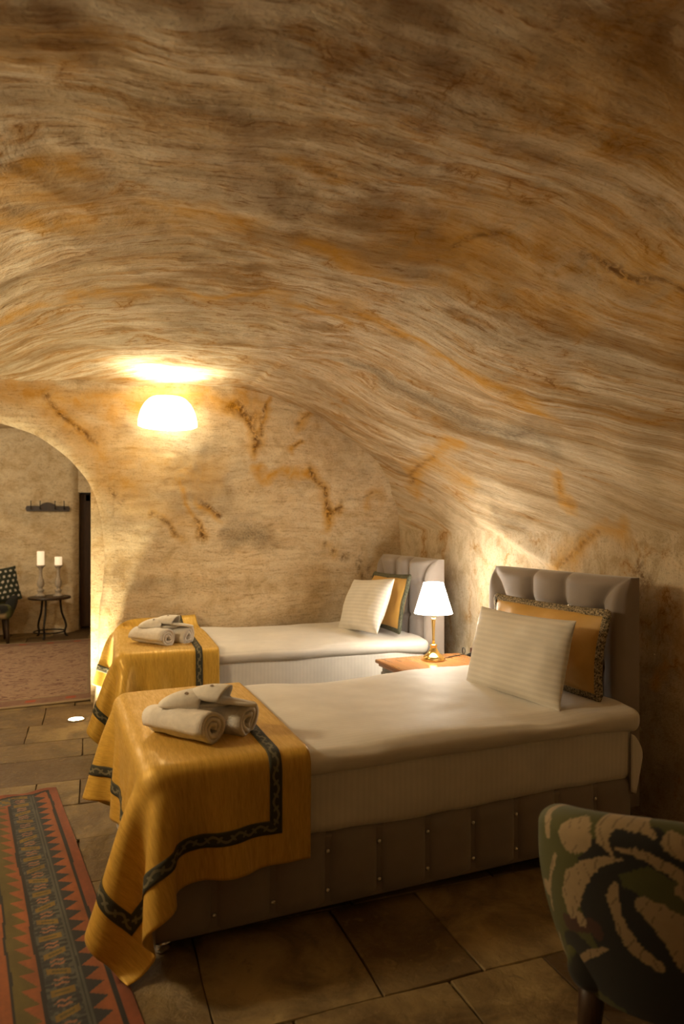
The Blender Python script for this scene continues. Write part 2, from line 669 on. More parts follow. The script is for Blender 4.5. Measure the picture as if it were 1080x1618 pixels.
# strata run round the vault and swing toward the entrance as they come down the sides
Qg = Vg + 1.35 * np.clip(2.7 - Sg, 0, 1.3) ** 2 - 0.65 * np.clip((Vg - 1.6) / 1.8, 0.2, 1) * np.clip(Sg - 3.9, 0, 2.2) ** 2
hang = np.clip((Zg - 1.2) / 0.6, 0, 1)
disp = 0.045 * fbm(Sg * 0.75, Vg * 1.0, seed=3, oct=3) + 0.014 * fbm(Sg * 1.0, Qg * 3.0, seed=9, oct=3) * (0.3 + 0.7 * hang)
disp += 0.005 * fbm(Sg * 2.2, Qg * 12.0, seed=21, oct=3) * (0.3 + 0.7 * hang) + 0.007 * fbm(Sg * 6, Vg * 6, seed=33, oct=4)
# lip where the head wall was cut back under the vault; it drops toward the entrance
zc = np.interp(Vg, [2.2, 3.0, 3.6, 4.3, 4.9, 5.3, 5.7], [0.70, 0.95, 1.22, 1.52, 1.74, 1.86, 1.95]) + 0.02 * fbm(Vg * 3, Vg * 0, seed=51, oct=2)
dz_ = Zg - zc
sm_ = np.clip((dz_ + 0.03) / 0.09, 0, 1)
sm_ = sm_ * sm_ * (3 - 2 * sm_)
disp += 0.085 * sm_ * np.exp(-np.clip(dz_, 0, 9) / 0.45) * (Ug > 1.2) * np.clip((Vg - 2.5) / 0.8, 0, 1) * np.clip((5.45 - Vg) / 0.5, 0, 1)
X = Ug + nin[:, :1] * disp
Z = Zg + nin[:, 1:] * disp
Y = Vg + 0.02 * fbm(Sg * 2, Vg * 2, seed=5, oct=2) * (Vg < V1 - .1)
VG = np.stack([X, Y, Z], 2)


def paint(P, strokes):
    """P (n,2) surface coordinates; strokes: (channel, [(a,b),...], radius, strength) -> (n,3)"""
    out = np.zeros((len(P), 3))
    jx = 0.05 * fbm(P[:, 0] * 6, P[:, 1] * 6, seed=41, oct=4)
    jy = 0.05 * fbm(P[:, 0] * 6 + 50, P[:, 1] * 6, seed=47, oct=4)
    for ch, pts, rad, stren in strokes:
        k = 0.35 if rad < 0.03 else 1.0
        Q = P + np.stack([jx, jy], 1) * k
        best = np.full(len(P), 1e9)
        pts = [np.array(p, float) for p in pts]
        if len(pts) == 1:
            pts = pts * 2
        for a, b in zip(pts[:-1], pts[1:]):
            ab = b - a
            t = np.clip(((Q - a) @ ab) / max(ab @ ab, 1e-9), 0, 1)
            best = np.minimum(best, np.linalg.norm(Q - a - t[:, None] * ab, axis=1))
        val = stren * np.clip(1 - best / rad, 0, 1) ** 0.8
        out[:, ch] = np.maximum(out[:, ch], val)
    return out


def smooth_normals(G):
    a = np.gradient(G, axis=0)
    b = np.gradient(G, axis=1)
    n = np.cross(a, b)
    return n / np.linalg.norm(n, axis=2, keepdims=True)


VN = smooth_normals(VG)
#VAULT_STAINS (arc length, depth)
VAULT_STAINS = [
    (0, [(1.78, 5.2), (1.94, 4.86), (2.01, 4.47), (2.05, 4.02)], 0.10, 0.8), (1, [(1.80, 5.2), (1.94, 4.86), (2.01, 4.5)], 0.02, 0.8),
    (0, [(1.94, 4.55), (1.83, 4.27), (1.72, 4.09)], 0.13, 0.6), (0, [(1.72, 3.28), (1.58, 3.27)], 0.07, 0.9), (1, [(1.68, 3.28), (1.60, 3.27)], 0.03, 0.5),
    (0, [(1.44, 3.02), (1.37, 2.97), (1.42, 2.86)], 0.07, 0.7), (0, [(1.05, 3.54), (1.26, 3.24), (1.40, 3.05)], 0.10, 0.8), (1, [(1.12, 3.4), (1.30, 3.2), (1.40, 3.05)], 0.018, 0.6),
    (1, [(2.83, 2.07), (2.71, 2.08), (2.63, 2.06), (2.48, 1.94)], 0.035, 0.9), (0, [(2.98, 2.25), (2.55, 2.08)], 0.20, 0.7),
    (1, [(3.20, 2.37), (3.19, 2.27), (3.10, 2.21)], 0.02, 0.7), (0, [(3.12, 2.62), (2.59, 2.41)], 0.16, 0.6),
    (0, [(3.2, 2.3), (2.75, 2.05), (2.4, 1.9)], 0.42, 0.7), (0, [(3.3, 1.5), (2.6, 1.45)], 0.36, 0.5), (0, [(4.9, 2.5), (4.3, 2.6)], 0.22, 0.5),
    (2, [(2.97, 4.05), (2.61, 4.0), (2.29, 3.83), (2.06, 3.53), (1.97, 3.24)], 0.17, 0.85), (2, [(1.56, 3.85), (1.44, 3.65)], 0.10, 0.7), (1, [(2.06, 3.55), (1.97, 3.3)], 0.03, 0.7),
    (0, [(4.78, 2.39), (4.55, 2.32)], 0.09, 0.8), (0, [(4.83, 2.79), (4.62, 2.73)], 0.10, 0.7), (0, [(3.99, 2.08), (3.67, 2.12)], 0.05, 0.7), (1, [(3.9, 2.09), (3.6, 2.13)], 0.016, 0.6),
    (0, [(3.75, 2.58), (3.25, 2.72)], 0.10, 0.8), (0, [(3.38, 3.17), (2.70, 3.35), (2.16, 3.06)], 0.10, 0.85), (0, [(4.98, 4.0), (4.6, 3.6), (4.21, 3.36)], 0.07, 0.7),
    (0, [(4.24, 3.37), (3.75, 3.22), (3.2, 3.47)], 0.06, 0.8), (0, [(4.31, 2.51), (3.97, 2.5)], 0.11, 0.7), (1, [(3.38, 3.2), (2.9, 3.36)], 0.02, 0.6),
    (1, [(1.21, 2.75), (1.12, 2.71)], 0.05, 0.9), (0, [(0.67, 2.63), (0.80, 2.57)], 0.04, 0.7), (0, [(0.95, 2.45), (0.70, 2.35)], 0.12, 0.5),
]
iR = int(np.argmax(prof[:, 1] > 1.62))
iL = nS - 1 - int(np.argmax(prof[::-1, 1] > 1.62))


def vault_piece(name, i0, i1, label, cat):
    G = VG[i0:i1 + 1].reshape(-1, 3)
    n = i1 - i0 + 1
    fl = grid_faces(n, nV)
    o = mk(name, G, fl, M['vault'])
    s, v = Sg[i0:i1 + 1].ravel(), Vg[i0:i1 + 1].ravel()
    attr_vec(o, 'suv', np.stack([s, Qg[i0:i1 + 1].ravel(), np.clip((1.95 - Zg[i0:i1 + 1].ravel()) / 0.6, 0, 1)], 1))
    attr_color(o, 'stain', paint(np.stack([s, v], 1), VAULT_STAINS))
    N = VN[i0:i1 + 1].reshape(-1, 3)
    f0 = fl[0]
    fn = np.cross(G[f0[1]] - G[f0[0]], G[f0[3]] - G[f0[0]])
    if fn @ N[f0[0]] < 0:
        N = -N
    try:
        o.data.normals_split_custom_set_from_vertices([tuple(x) for x in N])
    except Exception:
        pass
    prop(o, label, cat, kind='structure')
    return o


vault_piece('wall_right', 0, iR, 'rock-cut wall behind the two headboards', 'wall')
vault_piece('ceiling', iR, iL, 'low carved rock vault streaked with ochre', 'ceiling')
vault_piece('wall_left', iL, nS - 1, 'rock-cut wall on the left of the vault', 'wall')

# wall behind the camera
bx = np.linspace(-2.6, 2.8, 60)
bz = np.linspace(-0.03, 2.8, 32)
gx, gz = np.meshgrid(bx, bz, indexing='ij')
o = mk('wall_front', np.stack([gx.ravel(), np.full(gx.size, -2.1) + 0.03 * fbm(gx.ravel() * 2, gz.ravel() * 2, seed=8), gz.ravel()], 1), grid_faces(60, 32), M['wallrock'])
attr_vec(o, 'suv', np.stack([gx.ravel(), gz.ravel(), np.zeros(gx.size)], 1))
prop(o, 'rock wall at the entrance end of the vault', 'wall', kind='structure')

# ------------------------------------------------------------------ far wall of the bedroom with its arch
WV = 5.55
ARC_C, ARC_HW, ARC_SPR, ARC_TOP = -0.87, 0.965, 1.30, 2.20


def arch_outline(off=0.0, n=64):
    """from right jamb foot up over the arch to the left jamb foot, grown outward by off"""
    pts = []
    for z in np.linspace(-0.03, ARC_SPR, 26)[:-1]:
        k = (1 - z / ARC_SPR)
        lean = -0.07 * k ** 1.5 + 0.012 * math.sin(z * 7)
        pts.append((ARC_C + ARC_HW + off + lean, z))
    for t in np.linspace(0, PI, n):
        pts.append((ARC_C + (ARC_HW + off) * math.cos(t), ARC_SPR + (ARC_TOP - ARC_SPR + off) * abs(math.sin(t)) ** 0.92))
    for z in np.linspace(ARC_SPR, -0.03, 14)[1:]:
        pts.append((ARC_C - ARC_HW - off, z))
    return np.array(pts)


#WALL_STAINS (x, z)
WALL_STAINS = [
    (0, [(-0.8, 2.40), (-0.1, 2.36), (0.6, 2.42), (1.2, 2.42)], 0.13, 0.85), (0, [(1.10, 2.39), (1.20, 2.25), (1.28, 2.14), (1.24, 2.07)], 0.11, 1.0), (1, [(1.12, 2.37), (1.20, 2.25), (1.28, 2.14), (1.25, 2.09)], 0.06, 1.0),
    (0, [(1.33, 2.44), (1.30, 2.32), (1.32, 2.14)], 0.06, 0.9), (1, [(1.33, 2.40), (1.30, 2.32), (1.32, 2.16)], 0.025, 0.9),
    (0, [(1.53, 2.01), (1.66, 2.12)], 0.06, 0.9), (1, [(1.58, 2.06), (1.66, 2.12)], 0.018, 0.8), (0, [(1.61, 2.27), (1.71, 2.34)], 0.06, 0.7), (1, [(1.61, 2.27), (1.71, 2.34)], 0.02, 0.7),
    (0, [(1.30, 1.90), (1.31, 1.83), (1.54, 1.80), (1.78, 1.83)], 0.075, 0.95), (0, [(1.76, 1.85), (1.81, 1.77), (1.84, 1.63), (1.87, 1.45)], 0.085, 1.0), (1, [(1.74, 1.85), (1.81, 1.77), (1.84, 1.63), (1.87, 1.46)], 0.04, 1.0), (1, [(1.87, 1.47), (1.99, 1.54)], 0.03, 0.9), (0, [(1.87, 1.47), (1.99, 1.54)], 0.06, 0.8),
    (0, [(0.64, 1.75), (0.70, 1.61), (0.75, 1.50)], 0.045, 0.9), (1, [(0.79, 1.48), (0.88, 1.33)], 0.045, 1.0), (0, [(0.79, 1.48), (0.88, 1.33)], 0.07, 0.8), (1, [(0.83, 1.62), (1.0, 1.48)], 0.028, 1.0), (0, [(0.83, 1.62), (1.0, 1.48)], 0.05, 0.9),
    (1, [(0.44, 1.50), (0.55, 1.43), (0.64, 1.33)], 0.022, 0.8), (0, [(0.44, 1.50), (0.55, 1.43), (0.68, 1.30)], 0.06, 0.7),
    (0, [(-0.31, 2.38), (-0.23, 2.25), (-0.07, 2.13), (0.03, 2.06)], 0.12, 0.9), (1, [(-0.31, 2.38), (-0.23, 2.25), (-0.07, 2.13), (0.03, 2.06)], 0.025, 0.9), (0, [(0.10, 2.32), (0.21, 2.18)], 0.10, 0.7), (1, [(0.14, 1.70), (0.24, 1.53)], 0.02, 0.8),
    (0, [(0.03, 2.03), (0.14, 1.84), (0.26, 1.75)], 0.22, 0.75), (0, [(0.20, 1.95), (0.55, 1.85), (0.84, 1.80)], 0.24, 0.6), (0, [(0.3, 1.6), (0.7, 1.45)], 0.2, 0.4),
    (1, [(1.81, 1.29), (1.89, 1.21), (2.11, 1.12), (2.31, 1.0)], 0.016, 0.9), (1, [(2.19, 1.19), (2.14, 1.08), (2.22, 0.92)], 0.016, 0.8), (0, [(1.81, 1.29), (1.95, 1.18)], 0.06, 0.5), (0, [(2.22, 1.63), (2.37, 1.66)], 0.08, 0.6), (1, [(2.0, 1.60), (2.3, 1.68)], 0.012, 0.5),
    (2, [(1.10, 1.30), (1.20, 1.36), (1.36, 1.30)], 0.13, 0.9), (2, [(0.1, 1.0), (1.0, 0.92)], 0.05, 0.35),
]


def wall_y(x, z):
    y = WV + 0.035 * fbm(x * 0.9, z * 1.2, seed=12, oct=3) + 0.010 * fbm(x * 3, z * 8, seed=14, oct=3) + 0.005 * fbm(x * 10, z * 10, seed=16, oct=2)
    d = np.sqrt(((x - 1.22) / 0.24) ** 2 + ((z - 1.33) / 0.17) ** 2)
    return y + 0.02 * np.clip((1.1 - d) / 0.25, 0, 1)


RJ = 0.07
out0 = arch_outline(RJ)
nR = 25                                                # jamb rows
verts, faces = [], []
# right-hand field: rows follow the jamb so that its edge is met exactly
zs_low = out0[:nR, 1]
zs = np.concatenate([zs_low, np.linspace(ARC_SPR, 2.75, 120)])
xs_t = np.concatenate([np.linspace(0, 0.1, 6)[:-1], np.linspace(0.1, 1, 180)])
xr = 2.62
gx = np.zeros((len(xs_t), len(zs)))
gz = np.zeros_like(gx)
for j, z in enumerate(zs):
    x0 = out0[j, 0] if j < nR else ARC_C + ARC_HW + RJ
    gx[:, j] = x0 + (xr - x0) * xs_t
    gz[:, j] = z
Wx, Wz = gx.ravel(), gz.ravel()
verts = np.stack([Wx, wall_y(Wx, Wz), Wz], 1)
faces = grid_faces(*gx.shape)
# over the arch
tt = np.linspace(0, PI, 64)
ax_ = ARC_C + (ARC_HW + RJ) * np.cos(tt)
az_ = ARC_SPR + (ARC_TOP - ARC_SPR + RJ) * np.abs(np.sin(tt)) ** 0.92
k = np.linspace(0, 1, 50)
gx2 = np.repeat(ax_[:, None], 50, 1)
gz2 = az_[:, None] + (2.75 - az_[:, None]) * k[None]
off = len(verts)
v2 = np.stack([gx2.ravel(), wall_y(gx2.ravel(), gz2.ravel()), gz2.ravel()], 1)
faces += grid_faces(64, 50, off=off, flip=True)
# left of the arch
xl = np.linspace(ARC_C - ARC_HW - RJ, -2.5, 16)
zl = np.linspace(-0.03, 2.75, 70)
gx3, gz3 = np.meshgrid(xl, zl, indexing='ij')
off3 = off + len(v2)
v3 = np.stack([gx3.ravel(), wall_y(gx3.ravel(), gz3.ravel()), gz3.ravel()], 1)
faces += grid_faces(16, 70, off=off3, flip=True)
# rounded reveal through the wall
a0 = arch_outline(0.0)
a1 = arch_outline(1.0)
nrm = a1 - a0
nrm /= np.linalg.norm(nrm, axis=1, keepdims=True)
prof_r = [(RJ * (1 - math.sin(p)), RJ * (1 - math.cos(p))) for p in np.linspace(0, PI / 2, 8)] + [(0.0, 0.14), (0.0, 0.20)] + [(RJ * (1 - math.cos(p)), 0.20 + RJ * math.sin(p)) for p in np.linspace(0.2, PI / 2, 6)]
rv = []
wob = fbm(a0[:, 0] * 4, a0[:, 1] * 4, seed=19, oct=3)
for i in range(len(a0)):
    for m, (g, d) in enumerate(prof_r):
        wv_ = 0 if m == 0 else 0.008 * wob[i] * min(1, m / 4)
        p = a0[i] + nrm[i] * (g + wv_)
        if m == 0:
            p = out0[i]
        rv.append((p[0], wall_y(np.array([p[0]]), np.array([p[1]]))[0] + d, p[1]))
off4 = off3 + len(v3)
faces += grid_faces(len(a0), len(prof_r), off=off4)
allv = np.vstack([verts, v2, v3, np.array(rv)])
o = mk('wall_back', allv, faces, M['wallrock'])
suv = np.stack([allv[:, 0] + 0.0 * allv[:, 1], allv[:, 2], np.full(len(allv), 0.62)], 1)
attr_vec(o, 'suv', suv)
attr_color(o, 'stain', paint(allv[:, [0, 2]], WALL_STAINS))
prop(o, 'ochre-veined rock wall with the arched opening behind the beds', 'wall', kind='structure')

# ------------------------------------------------------------------ far room shell
FR0, FR1 = 5.84, 9.92


def rock_panel(name, x0, x1, z0, z1, fn, n, m, label, mat='farrock', flip=False):
    a = np.linspace(x0, x1, n)
    b = np.linspace(z0, z1, m)
    g, h = np.meshgrid(a, b, indexing='ij')
    P = fn(g.ravel(), h.ravel())
    o = mk(name, P, grid_faces(n, m, flip=flip), M[mat])
    attr_vec(o, 'suv', np.stack([g.ravel(), h.ravel(), np.full(g.size, 0.7)], 1))
    prop(o, label, 'wall', kind='structure')
    return o


def bulge(x, z, s):
    return 0.04 * fbm(x * 0.9, z * 0.9, seed=s, oct=4)


# far wall leaves a doorway between x=-0.15 and x=0.62
def farwall(x, z):
    lean = 0.30 * np.clip((z - 1.55) / 1.0, 0, 1) ** 1.6
    foot = 0.16 * np.clip(1 - z / 0.62, 0, 1) ** 0.6 * (0.6 + 0.6 * vnoise(x * 2.5, z * 3, seed=4))
    edge = np.clip((x + 0.27) / 0.12, 0, 1) ** 2 * 0.10
    return np.stack([x, FR1 - bulge(x, z, 31) - lean - foot * (x < -0.2) + edge, z], 1)


rock_panel('wall_far', -3.0, -0.15, -0.03, 2.75, farwall, 90, 90, 'pale plastered rock wall of the room beyond the arch')
rock_panel('wall_reveal', FR1 + 0.08, FR1 + 0.9, -0.03, 2.1, lambda y, z: np.stack([np.full_like(y, -0.15) + 0.01 * fbm(y * 4, z * 4, seed=2), y, z], 1), 16, 40, 'rock reveal beside the dark doorway')
rock_panel('wall_door_side', 0.66, 1.4, -0.03, 2.75, lambda x, z: np.stack([x, FR1 - bulge(x, z, 37), z], 1), 20, 60, 'rock wall right of the far doorway')
rock_panel('wall_over_door', -0.16, 0.67, 1.86, 2.75, lambda x, z: np.stack([x, FR1 - 0.30 * np.clip((z - 1.55), 0, 1) ** 1.6 + 0.08, z], 1), 20, 24, 'rock above the far doorway')
rock_panel('wall_side', FR0, FR1 + 0.9, -0.03, 2.75, lambda y, z: np.stack([np.full_like(y, 1.35) - bulge(y, z, 35), y, z], 1), 60, 40, 'right rock wall of the far room', flip=True)
rock_panel('wall_window_side', FR0 - 0.2, FR1 + 0.3, -0.03, 2.75, lambda y, z: np.stack([np.full_like(y, -2.95) + bulge(y, z, 36), y, z], 1), 60, 40, 'left rock wall of the far room')
o = rock_panel('ceiling_far', -3.1, 1.5, FR0 - 0.2, FR1 + 0.2, lambda x, y: np.stack([x, y, 2.62 - 0.10 * (x + .8) ** 2 * 0.6 + bulge(x, y, 38)], 1), 60, 60, 'rock ceiling of the far room')
o['category'] = 'ceiling'
rock_panel('wall_partition', 0.0, 1.4, -0.03, 2.75, lambda x, z: np.stack([x, np.full_like(x, FR0 - .01) + 0 * z, z], 1), 12, 20, 'far side of the wall beside the arch')

# ------------------------------------------------------------------ floor of stone slabs
t = NT('slab_stone')
oi = t.node('ShaderNodeObjectInfo')
base = t.ramp(oi.outputs['Random'], [(0.0, (0.17, 0.11, 0.045)), (0.3, (0.27, 0.19, 0.08)), (0.5, (0.12, 0.072, 0.03)), (0.7, (0.20, 0.135, 0.055)), (0.9, (0.40, 0.29, 0.125)), (1.0, (0.16, 0.10, 0.042))])
geo = t.node('ShaderNodeNewGeometry').outputs['Position']
n1 = t.noise(geo, 3.5, 8, 0.65, 0.6)
n2 = t.noise(geo, 22, 7, 0.7, 0.5)
c = t.mix(t.ramp(n1, [(0.38, 0.0), (0.60, 0.8)]), base, (0.09, 0.052, 0.02))
c = t.mix(t.ramp(n2, [(0.55, 0.0), (0.72, 0.45)]), c, (0.46, 0.35, 0.18))
c = t.mix(t.ramp(n2, [(0.28, 0.6), (0.42, 0.0)]), c, (0.08, 0.05, 0.025))
t.set(c, t.ramp(n2, [(0.3, 0.42), (0.7, 0.72)]))
t.bump(t.math('ADD', n1, t.math('MULTIPLY', n2, 0.5)), 0.6, 0.02)
M['slab'] = t.m
M['mortar'] = plain('floor_mortar', (0.15, 0.10, 0.045), 0.95, var=0.25, scale=9, bump=0.6, bdist=0.01)

fl = MB().box((-0.2, 4.2, -0.04), (6.6, 13.4, 0.05)).build('floor', M['mortar'])
prop(fl, 'worn stone slab floor', 'floor', kind='structure')


def slab_mesh(w_, d_, seed):
    r_ = np.random.default_rng(seed)
    n = 4
    b = []
    cs = [(-w_ / 2, -d_ / 2), (w_ / 2, -d_ / 2), (w_ / 2, d_ / 2), (-w_ / 2, d_ / 2)]
    for k in range(4):
        p, q = np.array(cs[k]), np.array(cs[(k + 1) % 4])
        for i in range(n):
            tt_ = i / n
            pt = p + (q - p) * tt_
            pt = pt * (1 - 0.006 * r_.random()) + r_.normal(0, 0.0016, 2)
            if i == 0:
                pt = pt * 0.992
            b.append(pt)
    b = np.array(b)
    V = [(x, y, -0.03) for x, y in b] + [(x, y, -0.004) for x, y in b] + [(x * 0.99, y * 0.99, 0.0) for x, y in b]
    m = len(b)
    F = []
    for lay in (0, 1):
        for k in range(m):
            k2 = (k + 1) % m
            F.append((lay * m + k, lay * m + k2, (lay + 1) * m + k2, (lay + 1) * m + k))
    F.append(tuple(2 * m + k for k in range(m)))
    me = bpy.data.meshes.new('paving_stone')
    me.from_pydata(V, [], F)
    me.materials.append(M['slab'])
    return me


rs = np.random.default_rng(5)
y = 0.55
cache = {}
nsl = 0
while y < 9.9:
    h = float(rs.choice([0.30, 0.36, 0.42, 0.5])) if y < 6 else float(rs.choice([0.5, 0.6]))
    x = -2.3 - float(rs.random()) * 0.3
    while x < 2.5:
        wd = float(rs.choice([0.22, 0.34, 0.42, 0.5, 0.6])) if y < 6 else float(rs.choice([0.5, 0.7]))
        key = (wd, h, int(rs.integers(0, 3)))
        if key not in cache:
            cache[key] = slab_mesh(wd - 0.003, h - 0.003, len(cache))
        cx, cy = x + wd / 2, y + h / 2
        ok = True
        if cy > 5.4 and cx > 0.7:
            ok = False
        if cy > 5.4 and cy < 5.95 and (cx > 0.02 or cx < -1.75):
            ok = False
        if cy > 5.9 and cx > 0.6:
            ok = False
        if ok:
            from_mesh('paving_stone', cache[key], fl, (cx, cy, 0.0 + float(rs.normal(0, 0.0012))))
            nsl += 1
        x += wd
    y += h

# ------------------------------------------------------------------ beds
BL, BW = 2.05, 1.04


def M4(loc, rz):
    return Matrix.Translation(Vector(loc)) @ Matrix.Rotation(rz, 4, 'Z')


BED1 = (Vector((0.185, 2.30, 0)), R(2.8))
BED2 = (Vector((0.17, 4.43, 0)), R(-1.6))
HB_OFF = {0: 0.10, 1: -0.02}


def to_world(bed, x, y, z):
    p = M4(bed[0], bed[1]) @ Vector((x, y, z))
    return p


def chan_panel():
    """one vertical upholstered channel, puffed forward (-y), 0.2 wide, z 0.03..0.31"""
    n, m = 13, 9
    V = []
    for i in range(n):
        a = i / (n - 1) * 2 - 1
        for j in range(m):
            b = j / (m - 1) * 2 - 1
            d = 0.046 * (1 - abs(a) ** 2.4) ** 0.6 * (1 - abs(b) ** 8) ** 0.5 * (1 + 0.05 * math.cos(b * 6))
            V.append((a * 0.1025, -d, 0.17 + b * 0.14))
    return V, grid_faces(n, m)


cpv, cpf = chan_panel()
me_panel = bpy.data.meshes.new('channel_panel')
me_panel.from_pydata(cpv, [], cpf)
me_panel.polygons.foreach_set('use_smooth', np.ones(len(me_panel.polygons), dtype=bool))
me_panel.materials.append(M['velvet'])
_b = MB().lathe([(0.0, 0.007), (0.005, 0.006), (0.0085, 0.003), (0.0095, 0.0)], 10).build('tmp', M['crystal'], smooth=True)
me_button = _b.data
bpy.data.objects.remove(_b)
_b = MB().lathe([(0.018, 0.0), (0.026, 0.008), (0.028, 0.018), (0.022, 0.03), (0.03, 0.036)], 16).build('tmp', M['chrome'], smooth=True)
me_foot = _b.data
bpy.data.objects.remove(_b)


def headboard_mesh():
    W_, Z0, Z1, T = 1.04, 0.12, 1.165, 0.085
    nw, nz = 140, 130
    ws = np.linspace(0, W_, nw)
    zs_ = np.linspace(Z0, Z1, nz)
    g, h = np.meshgrid(ws, zs_, indexing='ij')
    btn = [0.14, 0.393, 0.647, 0.90]
    rows = [1.0, 0.74, 0.48]
    segs = []
    for x in btn[1:3]:
        segs.append(((x, Z0), (x, Z1 - 0.004)))
    # outer frame seams curving into the top corners
    for sgn, x in ((-1, btn[0]), (1, btn[3])):
        segs.append(((x, Z0), (x, rows[0])))
        xe = 0.012 if sgn < 0 else W_ - 0.012
        prev = (x, rows[0])
        for tt_ in np.linspace(0.15, 1, 8):
            q = (x + (xe - x) * tt_ ** 1.7, rows[0] + (Z1 - 0.01 - rows[0]) * tt_ ** 0.8)
            segs.append((prev, q))
            prev = q
    dist = np.full(g.shape, 1e9)
    for a, b in segs:
        a, b = np.array(a), np.array(b)
        ab = b - a
        t_ = np.clip(((g - a[0]) * ab[0] + (h - a[1]) * ab[1]) / (ab @ ab), 0, 1)
        dist = np.minimum(dist, np.hypot(g - a[0] - t_ * ab[0], h - a[1] - t_ * ab[1]))
    hd = np.full(g.shape, 1e9)
    for r_ in rows:
        d_ = np.where((g > btn[0]) & (g < btn[3]), np.abs(h - r_), np.minimum(np.hypot(g - btn[0], h - r_), np.hypot(g - btn[3], h - r_)))
        hd = np.minimum(hd, d_)
    bd = np.full(g.shape, 1e9)
    for r_ in rows:
        for x in btn:
            bd = np.minimum(bd, np.hypot(g - x, h - r_))
    front = T + 0.040 * (1 - np.exp(-(dist / 0.035) ** 1.2)) - 0.012 * np.exp(-(hd / 0.014) ** 2) - 0.022 * np.exp(-(bd / 0.03) ** 2)
    edge = np.minimum.reduce([g, W_ - g, Z1 - h])
    front -= 0.045 * np.clip(1 - edge / 0.05, 0, 1) ** 2.2
    V = np.stack([-front.ravel(), g.ravel(), h.ravel()], 1).tolist()
    F = grid_faces(nw, nz, flip=True)
    # back and sides
    bidx = [i * nz for i in range(nw)] + [(nw - 1) * nz + j for j in range(1, nz)] + [i * nz + nz - 1 for i in range(nw - 2, -1, -1)] + [j for j in range(nz - 2, 0, -1)]
    o_ = len(V)
    for b_ in bidx:
        V.append((0.0, V[b_][1], V[b_][2]))
    m = len(bidx)
    for k in range(m):
        k2 = (k + 1) % m
        F.append((bidx[k], bidx[k2], o_ + k2, o_ + k))
    F.append(tuple(o_ + k for k in range(m))[::-1])
    return V, F, [(x, r_) for r_ in rows[:2] for x in btn]


hbv, hbf, hbbtn = headboard_mesh()


def make_bed(idx, bed, label):
    root = empty('bed', bed[0], bed[1])
    prop(root, label, 'bed', 'twin beds against the rock wall')
    MB().box((BL / 2 + .005, BW / 2, 0.165), (BL - 0.03, BW - 0.03, 0.26)).build('base', M['velvet'], root, bevel=0.01)
    n = 10
    for k in range(n):                                    # long near side
        x = 0.1025 + k * 0.205
        from_mesh('channel_panel', me_panel, root, (x, 0.03, 0))
    for k in range(n + 1):
        for z in (0.235, 0.095):
            from_mesh('button', me_button, root, (k * 0.205 + (0.004 if k == 0 else 0), 0.013, z), (R(90), 0, 0))
    for k in range(5):                                    # foot end
        from_mesh('channel_panel', me_panel, root, (0.012, 0.105 + k * 0.2075, 0), (0, 0, R(-90)))
    for x, y_ in ((0.04, 0.04), (0.04, BW - 0.04), (BL - 0.08, 0.04), (BL - 0.08, BW - 0.04)):
        from_mesh('foot', me_foot, root, (x, y_, 0))
    hb = mk('headboard', hbv, hbf, M['velvet'], root, loc=(BL + 0.135, HB_OFF[idx], 0))
    auto_smooth(hb, 60)
    for yb, zb in hbbtn:
        from_mesh('button', me_button, hb, (-0.066, yb, zb), (0, R(-90), 0), (1.2, 1.2, 1.2))
    return root


make_bed(0, BED1, 'taupe upholstered bed nearest the camera with buttoned channel base')
make_bed(1, BED2, 'taupe upholstered bed standing along the far rock wall')


def stripes_uv(P, N, axis_top, axis_side):
    pass


